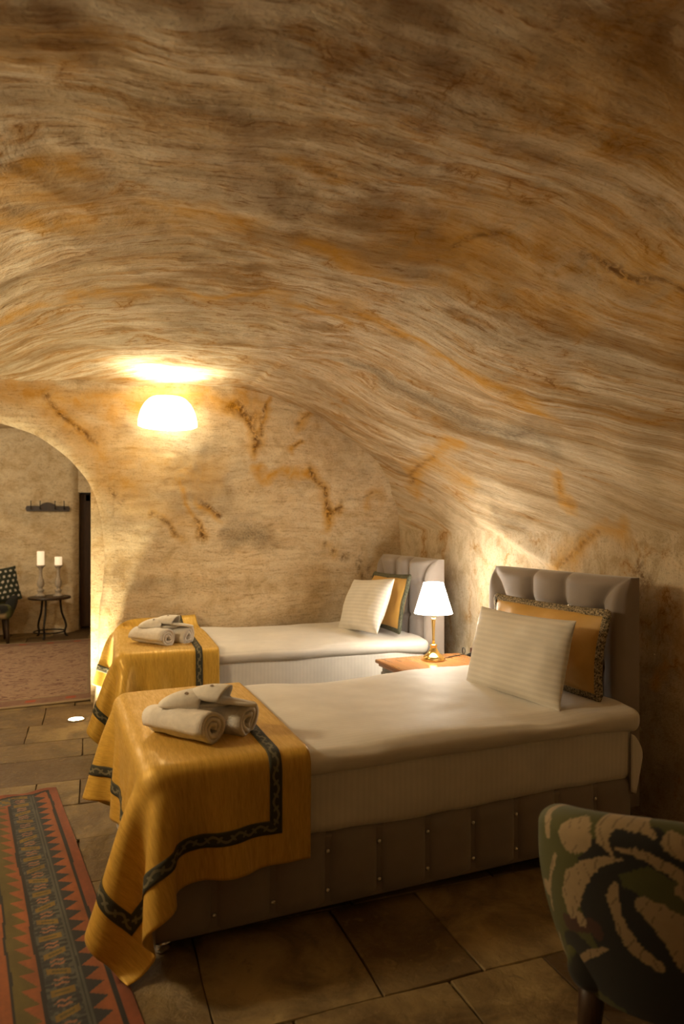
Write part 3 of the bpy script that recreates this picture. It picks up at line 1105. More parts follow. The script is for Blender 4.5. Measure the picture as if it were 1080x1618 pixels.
def make_mattress(idx, bed, label):
    root = empty('mattress', bed[0], bed[1])
    prop(root, label, 'mattress', 'made-up mattresses')
    # lower mattress in its fitted sheet
    P, F = rbox((BL - 0.01, BW + 0.015, 0.26), 0.04, 0.035)
    s = 100 + idx * 10
    P = P.copy()
    side = np.clip((np.abs(P[:, 1]) - (BW / 2 - 0.06)) / 0.05, 0, 1)
    low = np.clip((-P[:, 2]) / 0.13, 0, 1)
    P[:, 1] += np.sign(P[:, 1]) * side * (0.006 * fbm(P[:, 0] * 3, P[:, 2] * 6, seed=s) - 0.014 * low ** 3 - 0.002)
    P[:, 2] += (P[:, 2] < -0.08) * (0.014 * fbm(P[:, 0] * 1.8, P[:, 1] * 0.5, seed=s + 1) - 0.016 * np.clip(P[:, 0] - 0.2, 0, 1) * side + 0.006)
    P += np.array([BL / 2, BW / 2, 0.418])
    o = mk('fitted_sheet', P, F, M['sheet'], root)
    attr_vec(o, 'suv', np.stack([P[:, 0], P[:, 1], P[:, 2]], 1))
    # topper / folded duvet lying over it
    P, F = rbox((BL + 0.02, BW + 0.075, 0.095), 0.046, 0.028)
    top = np.clip(P[:, 2] / 0.04, 0, 1)
    edge = np.clip((np.abs(P[:, 1]) - (BW / 2 - 0.10)) / 0.12, 0, 1)
    P[:, 2] += top * (0.010 * fbm(P[:, 0] * 2.2, P[:, 1] * 2.6, seed=s + 3, oct=4) - 0.012 * edge)
    wr = fbm(P[:, 0] * 2.2 + P[:, 1] * 4.5, P[:, 1] * 3.0 - P[:, 0] * 1.0, seed=s + 4, oct=3)
    P[:, 2] += top * 0.008 * wr * np.clip(edge + 0.35 * (P[:, 0] > 0.35), 0, 1)
    P[:, 1] += np.sign(P[:, 1]) * edge * 0.009 * fbm(P[:, 0] * 3, P[:, 2] * 5, seed=s + 5, oct=3)
    headup = np.clip((P[:, 0] - 0.80) / 0.25, 0, 1)
    P[:, 2] -= 0.018 * headup * np.clip(-P[:, 2] / 0.04, 0, 1)
    P += np.array([BL / 2 + 0.01, BW / 2, 0.568])
    o = mk('topper', P, F, M['sheet'], root)
    attr_vec(o, 'suv', np.stack([P[:, 1], P[:, 0], P[:, 2]], 1))
    # loose corner of the sheet hanging at the head
    n, m = 16, 14
    V = []
    for i in range(n):
        a = i / (n - 1)
        for j in range(m):
            b = j / (m - 1)
            x = BL - 0.03 + 0.095 * a * (1 - 0.35 * abs(b - 0.45))
            yy = -0.012 + 0.05 * a * a + 0.018 * math.sin(b * 5 + a * 3) * a
            z = 0.50 - 0.045 * a - (0.25 - 0.05 * a ** 3) * b + 0.02 * a * math.sin(b * 3)
            V.append((x, yy, z))
    o = mk('sheet_corner', V, grid_faces(n, m), M['sheet'], root)
    sm = o.modifiers.new('solid', 'SOLIDIFY')
    sm.thickness = 0.006
    attr_vec(o, 'suv', np.array(V))
    return root


make_mattress(0, BED1, 'white made-up mattress with soft topper on the nearer bed')
make_mattress(1, BED2, 'white striped mattress with topper on the far bed')
BTOP = 0.615

# ------------------------------------------------------------------ draped covers (small position-based cloth solve)
def drape(x0, x1, y0, y1, cell, seed, shift=0.0, ymax=9.0):
    nx = int(round((x1 - x0) / cell)) + 1
    ny = int(round((y1 - y0) / cell)) + 1
    gx_, gy_ = np.meshgrid(np.linspace(x0, x1, nx), np.linspace(y0, y1, ny), indexing='ij')
    r_ = np.random.default_rng(seed)
    P = np.stack([gx_, gy_, np.full_like(gx_, BTOP + 0.02)], 2)
    P[..., 2] += 0.002 * r_.random(P.shape[:2])
    P[..., 0] += shift * gy_
    hx, hy = (x1 - x0) / (nx - 1), (y1 - y0) / (ny - 1)
    dg = math.hypot(hx, hy)
    vel = np.zeros_like(P)
    dt = 0.02
    c = np.array([BL / 2, BW / 2, 0.0])
    hbx = np.array([BL / 2 + 0.036, BW / 2 + 0.052, BTOP + 0.012])
    rad = 0.045

    def con(A, B, L, k=1.0):
        d = B - A
        ln = np.linalg.norm(d, axis=2, keepdims=True) + 1e-9
        corr = d * (0.5 * k * (ln - L) / ln)
        A += corr
        B -= corr

    def bend(A, B, L, k):
        d = B - A
        ln = np.linalg.norm(d, axis=2, keepdims=True) + 1e-9
        e = np.minimum(ln - L, 0)
        corr = d * (0.5 * k * e / ln)
        A += corr
        B -= corr

    def collide(P, Q):
        q = P - c
        ins = np.abs(q) - (hbx - rad)
        mx = np.maximum(ins, 0)
        ln = np.linalg.norm(mx, axis=2)
        dist = ln + np.minimum(ins.max(axis=2), 0) - rad
        hit = dist < 0.004
        nrm_ = np.sign(q) * mx / np.maximum(ln, 1e-9)[..., None]
        deep = ln < 1e-6
        if deep.any():
            ax = ins.argmax(axis=2)
            nd = np.zeros_like(q)
            for k_ in range(3):
                nd[..., k_] = (ax == k_) * np.sign(q[..., k_])
            nrm_ = np.where(deep[..., None], nd, nrm_)
        push = np.where(hit, 0.004 - dist, 0)[..., None] * nrm_
        P += push
        # friction
        mv = P - Q
        tang_ = mv - (mv * nrm_).sum(2, keepdims=True) * nrm_
        fr = np.where(nrm_[..., 2:] > 0.7, 0.95, 0.25)
        P -= np.where(hit[..., None], tang_ * fr, 0)
        P[..., 1] = np.minimum(P[..., 1], ymax)
        low = P[..., 2] < 0.021
        P[..., 2] = np.where(low, 0.021, P[..., 2])
        P[..., :2] = np.where(low[..., None], Q[..., :2] + (P[..., :2] - Q[..., :2]) * 0.2, P[..., :2])

    for step in range(230):
        vel[..., 2] -= 1.3 * dt
        vel *= 0.955
        Q = P.copy()
        P = P + vel * dt
        for it in range(14):
            for s in (0, 1):
                con(P[s:-1:2][:(nx - s) // 2], P[s + 1::2][:(nx - s) // 2], hx)
                con(P[:, s:-1:2][:, :(ny - s) // 2], P[:, s + 1::2][:, :(ny - s) // 2], hy)
            for s in (0, 1):
                m_ = (nx - s) // 2
                con(P[s:-1:2][:m_][:, :-1], P[s + 1::2][:m_][:, 1:], dg, 0.5)
                con(P[s:-1:2][:m_][:, 1:], P[s + 1::2][:m_][:, :-1], dg, 0.5)
            if it % 3 == 0:
                for st, kk in ((2, 0.6), (4, 0.45)):
                    bend(P[:-st], P[st:], hx * st * 0.985, kk * 0.5)
                    bend(P[:, :-st], P[:, st:], hy * st * 0.985, kk * 0.5)
        collide(P, Q)
        vel = (P - Q) / dt
        sp = np.linalg.norm(vel, axis=2, keepdims=True)
        vel *= np.minimum(1, 2.0 / np.maximum(sp, 1e-6))
    return P, hx, hy


t = NT('gold_brocade')
uvw = t.attr('suv').outputs['Vector']
streak = t.noise(t.mapping(uvw, (520, 26, 1)), 1.0, 4, 0.6)
soft = t.noise(t.mapping(uvw, (70, 8, 1)), 1.0, 5, 0.65)
c = t.ramp(streak, [(0.3, (0.58, 0.325, 0.036)), (0.7, (0.80, 0.52, 0.085))])
c = t.mix(t.ramp(soft, [(0.36, 0.38), (0.58, 0.0)]), c, (0.44, 0.235, 0.022))
t.set(c, t.ramp(soft, [(0.35, 0.68), (0.65, 0.36)]), Metallic=0.22)
t.b.inputs['Sheen Weight'].default_value = 0.08
t.bump(streak, 0.2, 0.002)
M['brocade'] = t.m

t = NT('braid_trim')
uvw = t.attr('suv').outputs['Vector']                     # x along the braid, y across -1..1
sx = t.sep(uvw)
ph = t.math('MULTIPLY', sx[0], 2 * PI / 0.085)
w1 = t.math('SINE', ph)
w2 = t.math('COSINE', t.math('MULTIPLY', ph, 2.0))
vine = t.math('LESS_THAN', t.math('ABSOLUTE', t.math('SUBTRACT', sx[1], t.math('MULTIPLY', w1, 0.42))), 0.20)
leaf = t.math('LESS_THAN', t.math('ABSOLUTE', t.math('ADD', sx[1], t.math('MULTIPLY', w1, 0.50))), t.math('MULTIPLY', t.math('MAXIMUM', w2, 0.0), 0.34))
edge = t.math('GREATER_THAN', t.math('ABSOLUTE', sx[1]), 0.90)
nz = t.noise(uvw, 260, 3)
c = t.mix(t.math('MULTIPLY', vine, 0.8), (0.040, 0.040, 0.024), (0.27, 0.235, 0.13))
c = t.mix(t.math('MULTIPLY', leaf, 0.8), c, (0.24, 0.22, 0.13))
c = t.mix(t.math('MULTIPLY', edge, 0.6), c, (0.17, 0.13, 0.05))
c = t.mix(t.ramp(nz, [(0.35, 0.75), (0.55, 0.0)]), c, (0.035, 0.032, 0.018))
t.set(c, 0.8)
t.bump(nz, 0.4, 0.003)
M['braid'] = t.m

t = NT('fringe_trim')
nz = t.noise(t.coord(), 110, 4, 0.7)
c = t.ramp(nz, [(0.40, (0.05, 0.042, 0.025)), (0.50, (0.26, 0.20, 0.11)), (0.62, (0.52, 0.42, 0.26))])
t.set(c, 0.85)
t.bump(nz, 0.8, 0.006)
M['fringe'] = t.m
t = NT('green_fringe_trim')
nz = t.noise(t.coord(), 110, 4, 0.7)
t.set(t.ramp(nz, [(0.40, (0.04, 0.045, 0.03)), (0.60, (0.17, 0.17, 0.11))]), 0.85)
t.bump(nz, 0.8, 0.006)
M['greenfringe'] = t.m


def sample_grid(P, a, b):
    """bilinear sample of P at fractional indices"""
    nx, ny = P.shape[:2]
    a = np.clip(a, 0, nx - 1.0001)
    b = np.clip(b, 0, ny - 1.0001)
    i, j = a.astype(int), b.astype(int)
    fa, fb = (a - i)[..., None], (b - j)[..., None]
    return (P[i, j] * (1 - fa) * (1 - fb) + P[i + 1, j] * fa * (1 - fb) + P[i, j + 1] * (1 - fa) * fb + P[i + 1, j + 1] * fa * fb)


def make_cover(bed, ext, seed, label, shift=0.0):
    x0, x1, y0, y1 = ext
    P, hx, hy = drape(x0, x1, y0, y1, 0.02, seed, shift, 9.0 if seed == 1 else BW + 0.065)
    # smooth the solve a little and refine
    nx, ny = P.shape[:2]
    a, b = np.meshgrid(np.linspace(0, nx - 1, nx * 2 - 1), np.linspace(0, ny - 1, ny * 2 - 1), indexing='ij')
    Pf = sample_grid(P, a, b)
    for _ in range(3):
        Q = Pf.copy()
        Q[1:-1] = 0.5 * Pf[1:-1] + 0.25 * (Pf[:-2] + Pf[2:])
        R_ = Q.copy()
        R_[:, 1:-1] = 0.5 * Q[:, 1:-1] + 0.25 * (Q[:, :-2] + Q[:, 2:])
        Pf = R_
    n, m = Pf.shape[:2]
    root = empty('bed_cover', bed[0], bed[1])
    prop(root, label, 'bed cover', 'gold covers over the bed ends')
    o = mk('cloth', Pf.reshape(-1, 3), grid_faces(n, m), M['brocade'], root)
    uv = np.stack([a * hx, b * hy, np.zeros_like(a)], 2).reshape(-1, 3)
    attr_vec(o, 'suv', uv)
    sd = o.modifiers.new('solid', 'SOLIDIFY')
    sd.thickness = 0.003
    sd.offset = 0
    # braid sewn on, set in from the hem
    N = np.cross(np.gradient(Pf, axis=0), np.gradient(Pf, axis=1))
    N /= np.linalg.norm(N, axis=2, keepdims=True) + 1e-9
    inset, wid = 0.105, 0.044
    LX, LY = (nx - 1) * hx, (ny - 1) * hy
    ci = [(inset, inset), (LX - inset, inset), (LX - inset, LY - inset), (inset, LY - inset)]
    ins_dir = [(0, 1), (-1, 0), (0, -1), (1, 0)]
    V, F, UV = [], [], []
    nw = 5
    for side in range(4):
        p, q = np.array(ci[side]), np.array(ci[(side + 1) % 4])
        L = np.linalg.norm(q - p)
        d = (q - p) / L
        nn = np.array(ins_dir[side], float)
        k = int(L / 0.01)
        base_i = len(V)
        for i in range(k + 1):
            for j in range(nw):
                wv = j / (nw - 1)
                # mitred ends
                al = np.clip(L * i / k, wv * wid, L - wv * wid)
                pt = p + d * al + nn * wv * wid
                fa, fb = np.array(pt[0] / hx * 2), np.array(pt[1] / hy * 2)
                pos = sample_grid(Pf, fa, fb) + sample_grid(N, fa, fb) * 0.0038
                V.append(pos)
                UV.append((al, wv * 2 - 1, 0))
        F += grid_faces(k + 1, nw, off=base_i)
    tr = mk('braid_trim', V, F, M['braid'], root)
    attr_vec(tr, 'suv', np.array(UV))
    sd = tr.modifiers.new('solid', 'SOLIDIFY')
    sd.thickness = 0.0035
    sd.offset = 0
    return root


make_cover(BED1, (-0.46, 0.53, -0.385, 1.36), 1, 'gold brocade cover with dark braid draped over the nearer bed end', 0.03)
make_cover(BED2, (-0.42, 0.60, -0.40, 1.30), 2, 'gold brocade cover with dark braid draped over the far bed end', 0.0)

# ------------------------------------------------------------------ pillows
def pillow_mesh(w_, h_, t_, seed, n=44, m=34, pinch=0.06, noise=0.006):
    a = np.sin(np.linspace(-PI / 2, PI / 2, n))
    b = np.sin(np.linspace(-PI / 2, PI / 2, m))
    A, B = np.meshgrid(a, b, indexing='ij')
    x = w_ / 2 * A * (1 - pinch * (1 - B ** 2) * np.abs(A) ** 2)
    y = h_ / 2 * B * (1 - pinch * (1 - A ** 2) * np.abs(B) ** 2)
    th = t_ / 2 * (np.clip(1 - np.abs(A) ** 2.6, 0, 1) * np.clip(1 - np.abs(B) ** 2.6, 0, 1)) ** 0.55
    wr = noise * fbm(x * 6, y * 6, seed=seed, oct=4) * np.clip(th / (t_ * 0.25), 0, 1)
    rim = 0.004 * fbm(x * 9, y * 9, seed=seed + 5, oct=2)
    V1_ = np.stack([x, y, th + wr + rim], 2).reshape(-1, 3)
    V2_ = np.stack([x, y, -th + wr * 0.5 + rim], 2).reshape(-1, 3)
    F = grid_faces(n, m)
    idx2 = np.arange(n * m).reshape(n, m)
    map2 = np.full((n, m), -1)
    V = V1_.tolist()
    for i in range(n):
        for j in range(m):
            if i in (0, n - 1) or j in (0, m - 1):
                map2[i, j] = i * m + j
            else:
                map2[i, j] = len(V)
                V.append(V2_[i * m + j].tolist())
    for i in range(n - 1):
        for j in range(m - 1):
            F.append((map2[i, j], map2[i, j + 1], map2[i + 1, j + 1], map2[i + 1, j]))
    border = [i * m for i in range(n)] + [(n - 1) * m + j for j in range(1, m)] + [i * m + m - 1 for i in range(n - 2, -1, -1)] + [j for j in range(m - 2, 0, -1)]
    return np.array(V), F, border


def place(o, center, normal_tilt, rz):
    """pillow stands on its long edge: local x = width, y = up, z = face; faces -X of the bed, leaning back"""
    # local x -> -Y world, local y -> up, local z -> -X
    Mx = Matrix(((0, 0, -1), (-1, 0, 0), (0, 1, 0))).to_4x4()
    o.matrix_world = Matrix.Translation(Vector(center)) @ Matrix.Rotation(rz, 4, 'Z') @ Matrix.Rotation(normal_tilt, 4, 'Y') @ Mx
    return o


def rest_lift(o, z0, tol=0.012):
    """lower the thing so that its lowest point sits on the bed"""
    bpy.context.view_layer.update()
    me = o.data if o.type == 'MESH' else o.children[0].data
    mw = o.matrix_world
    zmin = min((mw @ v.co).z for v in me.vertices)
    o.location.z += z0 - tol - zmin


def white_pillow(name, c, tilt, rz, size, label, seed, roll=0.0):
    V, F, _ = pillow_mesh(*size, seed)
    o = mk(name, V, F, M['pillow'])
    attr_vec(o, 'suv', np.stack([V[:, 1], V[:, 0], V[:, 2]], 1))
    place(o, c, tilt, rz)
    if roll:
        o.matrix_world = o.matrix_world @ Matrix.Rotation(roll, 4, 'Z')
    rest_lift(o, BTOP)
    prop(o, label, 'pillow', 'white striped pillows')
    return o


M['goldpillow'] = fabric('gold_silk', (0.60, 0.35, 0.075), 0.5, weave=350, sheen=0.08)


def gold_cushion(c, tilt, rz, size, label, seed, roll=0.0, trim='fringe'):
    root = empty('cushion')
    V, F, border = pillow_mesh(*size, seed, pinch=0.05, noise=0.010)
    mk('cushion_cover', V, F, M['goldpillow'], root)
    # flat braid round the edge
    c0 = V[border]
    m = len(border)
    d = np.roll(c0, -1, 0) - np.roll(c0, 1, 0)
    d /= np.linalg.norm(d, axis=1, keepdims=True)
    outn = np.stack([d[:, 1], -d[:, 0], 0 * d[:, 0]], 1)
    TV, TF, UV = [], [], []
    run = 0
    for i in range(m):
        if i:
            run += np.linalg.norm(c0[i] - c0[i - 1])
        for j, (o_, zz) in enumerate(((-0.008, 0.013), (0.006, 0.012), (0.024, 0.004), (0.026, -0.004), (0.006, -0.012), (-0.008, -0.013))):
            TV.append(c0[i] + outn[i] * o_ + np.array([0, 0, zz]))
            UV.append((run, (j / 2.0) % 2 - 1, 0))
    TF = grid_faces(m, 6, wrap_u=True)
    tr = mk('braid_trim', TV, TF, M[trim], root)
    attr_vec(tr, 'suv', np.array(UV))
    place(root, c, tilt, rz)
    if roll:
        root.matrix_world = root.matrix_world @ Matrix.Rotation(roll, 4, 'Z')
    rest_lift(root, BTOP, 0.0)
    prop(root, label, 'cushion', 'gold cushions with braided edges')
    return root


white_pillow('pillow', (1.885, 2.775, 0.80), R(15), R(8), (0.64, 0.40, 0.17), 'white striped pillow propped on the nearer bed', 3, R(0))
gold_cushion((2.125, 2.91, 0.82), R(8), R(3), (0.82, 0.365, 0.13), 'gold cushion with dark braided edge behind the near white pillow', 5, R(0))
white_pillow('pillow', (1.90, 4.73, 0.82), R(22), R(2), (0.68, 0.41, 0.16), 'white striped pillow propped on the far bed', 8, R(5))
gold_cushion((2.10, 4.80, 0.82), R(13), R(-3), (0.72, 0.38, 0.12), 'gold cushion with grey-green edge on the far bed', 11, R(2), 'greenfringe')

# ------------------------------------------------------------------ rolled towels and slippers
def towel_mesh(L, r0, seed, squash=0.9, tail=False):
    turns = 2.6
    n = 64
    thick = r0 / (turns + 0.45)
    ths = np.linspace(0, turns * 2 * PI, n)
    V, F = [], []
    m = 9
    # spiral sheet with thickness, extruded
    for k in range(m):
        yk = (k / (m - 1) - 0.5) * L
        taper = 1 - 0.10 * (k / (m - 1))
        for side in (0, 1):
            for i, th in enumerate(ths):
                r = (0.30 * thick + thick * th / (2 * PI)) + (thick * 0.86 if side else 0)
                r *= taper
                jit = 0.0025 * math.sin(th * 3 + k * 1.3 + seed)
                yend = yk + (0.006 * math.sin(th * 2.1 + seed) if k in (0, m - 1) else 0)
                V.append(((r + jit) * math.cos(th), yend, (r + jit) * math.sin(th) * squash))
    def vid(k, side, i):
        return (k * 2 + side) * n + i
    for k in range(m - 1):
        for i in range(n - 1):
            F.append((vid(k, 1, i), vid(k, 1, i + 1), vid(k + 1, 1, i + 1), vid(k + 1, 1, i)))
            F.append((vid(k, 0, i + 1), vid(k, 0, i), vid(k + 1, 0, i), vid(k + 1, 0, i + 1)))
        for i in (0, n - 1):
            q = (vid(k, 0, i), vid(k, 1, i), vid(k + 1, 1, i), vid(k + 1, 0, i))
            F.append(q if i == 0 else q[::-1])
    for i in range(n - 1):
        F.append((vid(0, 0, i), vid(0, 0, i + 1), vid(0, 1, i + 1), vid(0, 1, i)))
        F.append((vid(m - 1, 1, i), vid(m - 1, 1, i + 1), vid(m - 1, 0, i + 1), vid(m - 1, 0, i)))
    return V, F


def slipper(label, loc, rz, tilt=0.0, flip=1, zt=0.0):
    root = empty('slipper', loc, rz)
    root.rotation_euler = (tilt, zt, rz)
    # sole
    n = 40
    ol = []
    for k in range(n):
        a = 2 * PI * k / n
        x = 0.135 * math.cos(a)
        wv = 0.044 + 0.008 * math.cos(a) - 0.006 * math.sin(2 * a) * flip
        ol.append((x, wv * math.sin(a) * (1 + 0.05 * math.cos(2 * a))))
    mb = MB()
    V = []
    for z, s in ((0.0, 0.94), (0.004, 1.0), (0.011, 1.0), (0.015, 0.95)):
        V += [(x * s, y_ * s, z) for x, y_ in ol]
    F = []
    for l in range(3):
        for k in range(n):
            k2 = (k + 1) % n
            F.append((l * n + k, l * n + k2, (l + 1) * n + k2, (l + 1) * n + k))
    F.append(tuple(range(n))[::-1])
    F.append(tuple(3 * n + k for k in range(n)))
    mb.add(V, F).build('sole', M['slipper'], root, smooth=True)
    # closed toe upper
    nu, nv = 17, 15
    V = []
    for i in range(nu):
        u = i / (nu - 1)
        x = -0.005 + 0.142 * u
        half = (0.052 * math.sqrt(max(0, 1 - (x / 0.142) ** 2)) if x > 0 else 0.050) + 0.002
        hgt = 0.050 * (1 - u ** 2.2) ** 0.75 + 0.006
        for j in range(nv):
            a = PI * j / (nv - 1)
            V.append((x - 0.02 * math.sin(a) * (1 - u), half * math.cos(a), 0.006 + hgt * math.sin(a) ** 0.8))
    up = mk('upper', V, grid_faces(nu, nv), M['slipper'], root)
    sd = up.modifiers.new('solid', 'SOLIDIFY')
    sd.thickness = 0.003
    # small stitched emblem on the upper
    ev = []
    for k in range(12):
        a = 2 * PI * k / 12
        xx, al = 0.050 + 0.0055 * math.cos(a), R(62) + 0.14 * math.sin(a)
        u = (xx + 0.005) / 0.142
        half = 0.052 * math.sqrt(max(0, 1 - (xx / 0.142) ** 2)) + 0.002
        hgt = 0.050 * (1 - u ** 2.2) ** 0.75 + 0.006
        ev.append((xx - 0.02 * math.sin(al) * (1 - u), half * math.cos(al) + 0.0038, 0.006 + hgt * math.sin(al) ** 0.8 + 0.0048))
    mk('emblem', ev, [tuple(range(12))], M['embroidery'], up)
    prop(root, label, 'slipper', 'white slippers on the towel rolls')
    return root


def towel_set(px, py, who, seed):
    ang = math.atan2(0.77, -0.64)                          # roll axis
    dx, dy = math.cos(ang), math.sin(ang)
    L = 0.29
    rz = ang - PI / 2
    V, F = towel_mesh(L, 0.058, seed)
    z = BTOP + 0.066
    o = mk('rolled_towel', V, F, M['towel'], loc=(px + dx * L / 2, py + dy * L / 2, z), rot=(0, 0.4, rz))
    prop(o, 'white rolled towel in front of its pair on the %s bed cover' % who, 'towel', 'rolled towels on the bed ends')
    V, F = towel_mesh(L * 0.98, 0.060, seed + 3, 0.85)
    ox, oy = 0.135, 0.062
    o = mk('rolled_towel', V, F, M['towel'], loc=(px + ox + dx * L / 2, py + oy + dy * L / 2, z - 0.002), rot=(0, 2.2, rz + 0.05))
    prop(o, 'white rolled towel behind its pair on the %s bed cover' % who, 'towel', 'rolled towels on the bed ends')
    cx, cy = px + dx * 0.13 + 0.075, py + dy * 0.13 + 0.02
    zt = BTOP + 0.119
    slipper('white slipper lying left on the towel rolls of the %s bed' % who, (cx - 0.03, cy + 0.03, zt), R(172), R(-4), 1)
    slipper('white slipper with raised upper lying right on the towels of the %s bed' % who, (cx + 0.055, cy - 0.02, zt + 0.018), R(148), R(6), -1, R(-6))


towel_set(0.41, 2.45, 'nearer', 1)
towel_set(0.47, 4.56, 'far', 5)

# ------------------------------------------------------------------ nightstand, lamp, socket
ns = empty('nightstand', (2.03, 3.84, 0), R(2))
prop(ns, 'small wooden nightstand with polished top between the two beds', 'nightstand')
NX, NY = 0.62, 0.52
MB().box((0, 0, 0.28), (NX - 0.07, NY - 0.07, 0.44)).build('body', M['paintgrey'], ns, bevel=0.006)
MB().box((0, 0, 0.538), (NX, NY, 0.024)).build('top', M['walnut'], ns, bevel=0.008)
MB().box((0, 0, 0.517), (NX - 0.035, NY - 0.035, 0.02)).build('moulding', M['walnut'], ns, bevel=0.005)
dr = MB().box((-NX / 2 + 0.028, 0, 0.40), (0.02, NY - 0.11, 0.16)).build('drawer', M['paintgrey'], ns, bevel=0.004)
k = MB().lathe([(0.006, 0), (0.006, 0.012), (0.014, 0.018), (0.014, 0.026), (0.006, 0.03)], 14).build('knob', M['brass'], dr, smooth=True)
k.location = (-NX / 2 + 0.018, 0, 0.40)
k.rotation_euler = (0, R(-90), 0)
MB().box((-NX / 2 + 0.028, 0, 0.20), (0.02, NY - 0.11, 0.20)).build('door', M['paintgrey'], ns, bevel=0.004)
for sx_ in (-1, 1):
    for sy_ in (-1, 1):
        MB().box((sx_ * (NX / 2 - 0.06), sy_ * (NY / 2 - 0.06), 0.03), (0.05, 0.05, 0.062)).build('foot', M['walnut'], ns, bevel=0.004)

LX_, LY_, LZ = 2.05, 3.93, 0.551
lamp = empty('table_lamp', (LX_, LY_, LZ))
prop(lamp, 'lit brass table lamp with white conical shade on the nightstand', 'lamp')
MB().lathe([(0.074, 0), (0.076, 0.008), (0.070, 0.016), (0.072, 0.020), (0.060, 0.030), (0.044, 0.040), (0.032, 0.055), (0.024, 0.072), (0.020, 0.082), (0.024, 0.088), (0.024, 0.096), (0.014, 0.102)], 32).build('base', M['brass'], lamp, smooth=True)
MB().lathe([(0.010, 0.100), (0.0085, 0.13), (0.009, 0.17), (0.0105, 0.21), (0.013, 0.25), (0.015, 0.266), (0.009, 0.272)], 20).build('stem', M['brass'], lamp, smooth=True)
MB().lathe([(0.016, 0.272), (0.018, 0.280), (0.018, 0.318), (0.014, 0.325)], 18).build('socket', M['chrome'], lamp, smooth=True)
M['shade'] = emit('lamp_shade_glow', (1.0, 0.90, 0.74), TABLE_SHADE_E)
prs = [(0.121, 0.298), (0.062, 0.492), (0.0605, 0.492), (0.1195, 0.298)]
mb = MB()
v = []
nseg = 48
for kk in range(nseg):
    a = 2 * PI * kk / nseg
    for r_, z_ in prs:
        v.append((r_ * math.cos(a), r_ * math.sin(a), z_))
f = []
for kk in range(nseg):
    k2 = (kk + 1) % nseg
    for j in range(4):
        j2 = (j + 1) % 4
        f.append((kk * 4 + j, k2 * 4 + j, k2 * 4 + j2, kk * 4 + j2))
sh = mk('shade', v, f, M['shade'], lamp)
auto_smooth(sh, 50)
mb = MB()
for kk in range(3):
    a = 2 * PI * kk / 3
    mb.tube([(0.016 * math.cos(a), 0.016 * math.sin(a), 0.30), (0.117 * math.cos(a), 0.117 * math.sin(a), 0.302)], 0.0015, 5)
mb.build('shade_ring', M['chrome'], lamp)
bulb = MB().lathe([(0.012, 0.325), (0.018, 0.345), (0.026, 0.37), (0.027, 0.385), (0.020, 0.402), (0.006, 0.41)], 20).build('bulb', emit('bulb_glow', (1, 0.85, 0.62), 12), lamp, smooth=True)
lo = light('table_lamp_light', 'POINT', (0, 0, 0.425), TABLE_BULB_W, (1.0, 0.92, 0.78), shadow_soft_size=0.012)
lo.parent = lamp

so = empty('wall_socket', (2.535, 4.24, 0.50))
prop(so, 'dark reddish socket plate on the wall beside the nightstand', 'socket')
M['socketplate'] = plain('socket_plate', (0.12, 0.045, 0.03), 0.35, var=0.08, bump=0)
MB().box((-0.006, 0, 0), (0.014, 0.085, 0.085)).build('plate', M['socketplate'], so, bevel=0.003)
MB().lathe([(0.026, 0.0), (0.026, 0.005), (0.02, 0.006), (0.019, 0.003)], 20).build('insert', M['blackplastic'], so, smooth=True, loc=(-0.012, 0, 0), rot=(0, R(-90), 0))
pc = empty('power_cord', (0, 0, 0))
prop(pc, 'black cord with plug running from lamp base to wall socket', 'cord')
MB().lathe([(0.016, 0), (0.017, 0.012), (0.012, 0.03), (0.006, 0.045), (0.004, 0.05)], 14).build('plug', M['blackplastic'], pc, smooth=True, loc=(2.519, 4.24, 0.50), rot=(0, R(-90), 0))
pts = catmull([(2.47, 4.24, 0.50), (2.43, 4.22, 0.515), (2.40, 4.17, 0.565), (2.37, 4.09, 0.575), (2.33, 4.03, 0.556), (2.24, 3.99, 0.5545), (2.155, 3.955, 0.5545)], 6)
MB().tube([tuple(p) for p in pts], 0.0032, 6).build('cable', M['blackplastic'], pc, smooth=True)

# ------------------------------------------------------------------ wall sconce
sx0, sz0 = 0.545, 2.145
WSC = float(wall_y(np.array([sx0]), np.array([sz0 + 0.1]))[0])
sy0 = WSC - 0.215
sc_ = empty('wall_sconce', (sx0, sy0, sz0))
prop(sc_, 'glowing glass dome sconce high on the ochre rock wall', 'lamp')
M['sconce'] = emit('sconce_glass_glow', (1.0, 0.87, 0.60), SCONCE_E)
pf = [(0.004, 0.004), (0.10, 0.0), (0.20, 0.004), (0.218, 0.012), (0.218, 0.04), (0.210, 0.085), (0.194, 0.135), (0.170, 0.178), (0.138, 0.212), (0.118, 0.224)]
MB().lathe(pf, 40, cap=False).build('glass_shade', M['sconce'], sc_, smooth=True)
MB().tube([(0, 0.0, 0.05), (0, 0.12, 0.06), (0, 0.20, 0.10)], 0.011, 8).build('arm', M['brass'], sc_, smooth=True)
MB().lathe([(0.05, 0.0), (0.052, 0.008), (0.03, 0.018), (0.012, 0.022)], 20).build('wall_plate', M['brass'], sc_, smooth=True, loc=(0, 0.213, 0.10), rot=(R(90), 0, 0))
MB().lathe([(0.002, -0.026), (0.010, -0.02), (0.013, -0.010), (0.02, -0.004), (0.022, 0.004)], 16).build('finial', M['sconce'], sc_, smooth=True)
lo = light('sconce_bulb', 'SPOT', (0, 0, 0.185), SCONCE_UP_W, (1.0, 0.87, 0.60), shadow_soft_size=0.05, spot_size=R(135), spot_blend=0.5)
lo.rotation_euler = (R(208), 0, 0)
lo.parent = sc_
lo = light('sconce_downlight', 'SPOT', (0, -0.03, -0.035), SCONCE_DOWN_W, (1.0, 0.87, 0.60), shadow_soft_size=0.09, spot_size=R(160), spot_blend=0.7)
lo.rotation_euler = (R(-52), 0, 0)
lo.parent = sc_

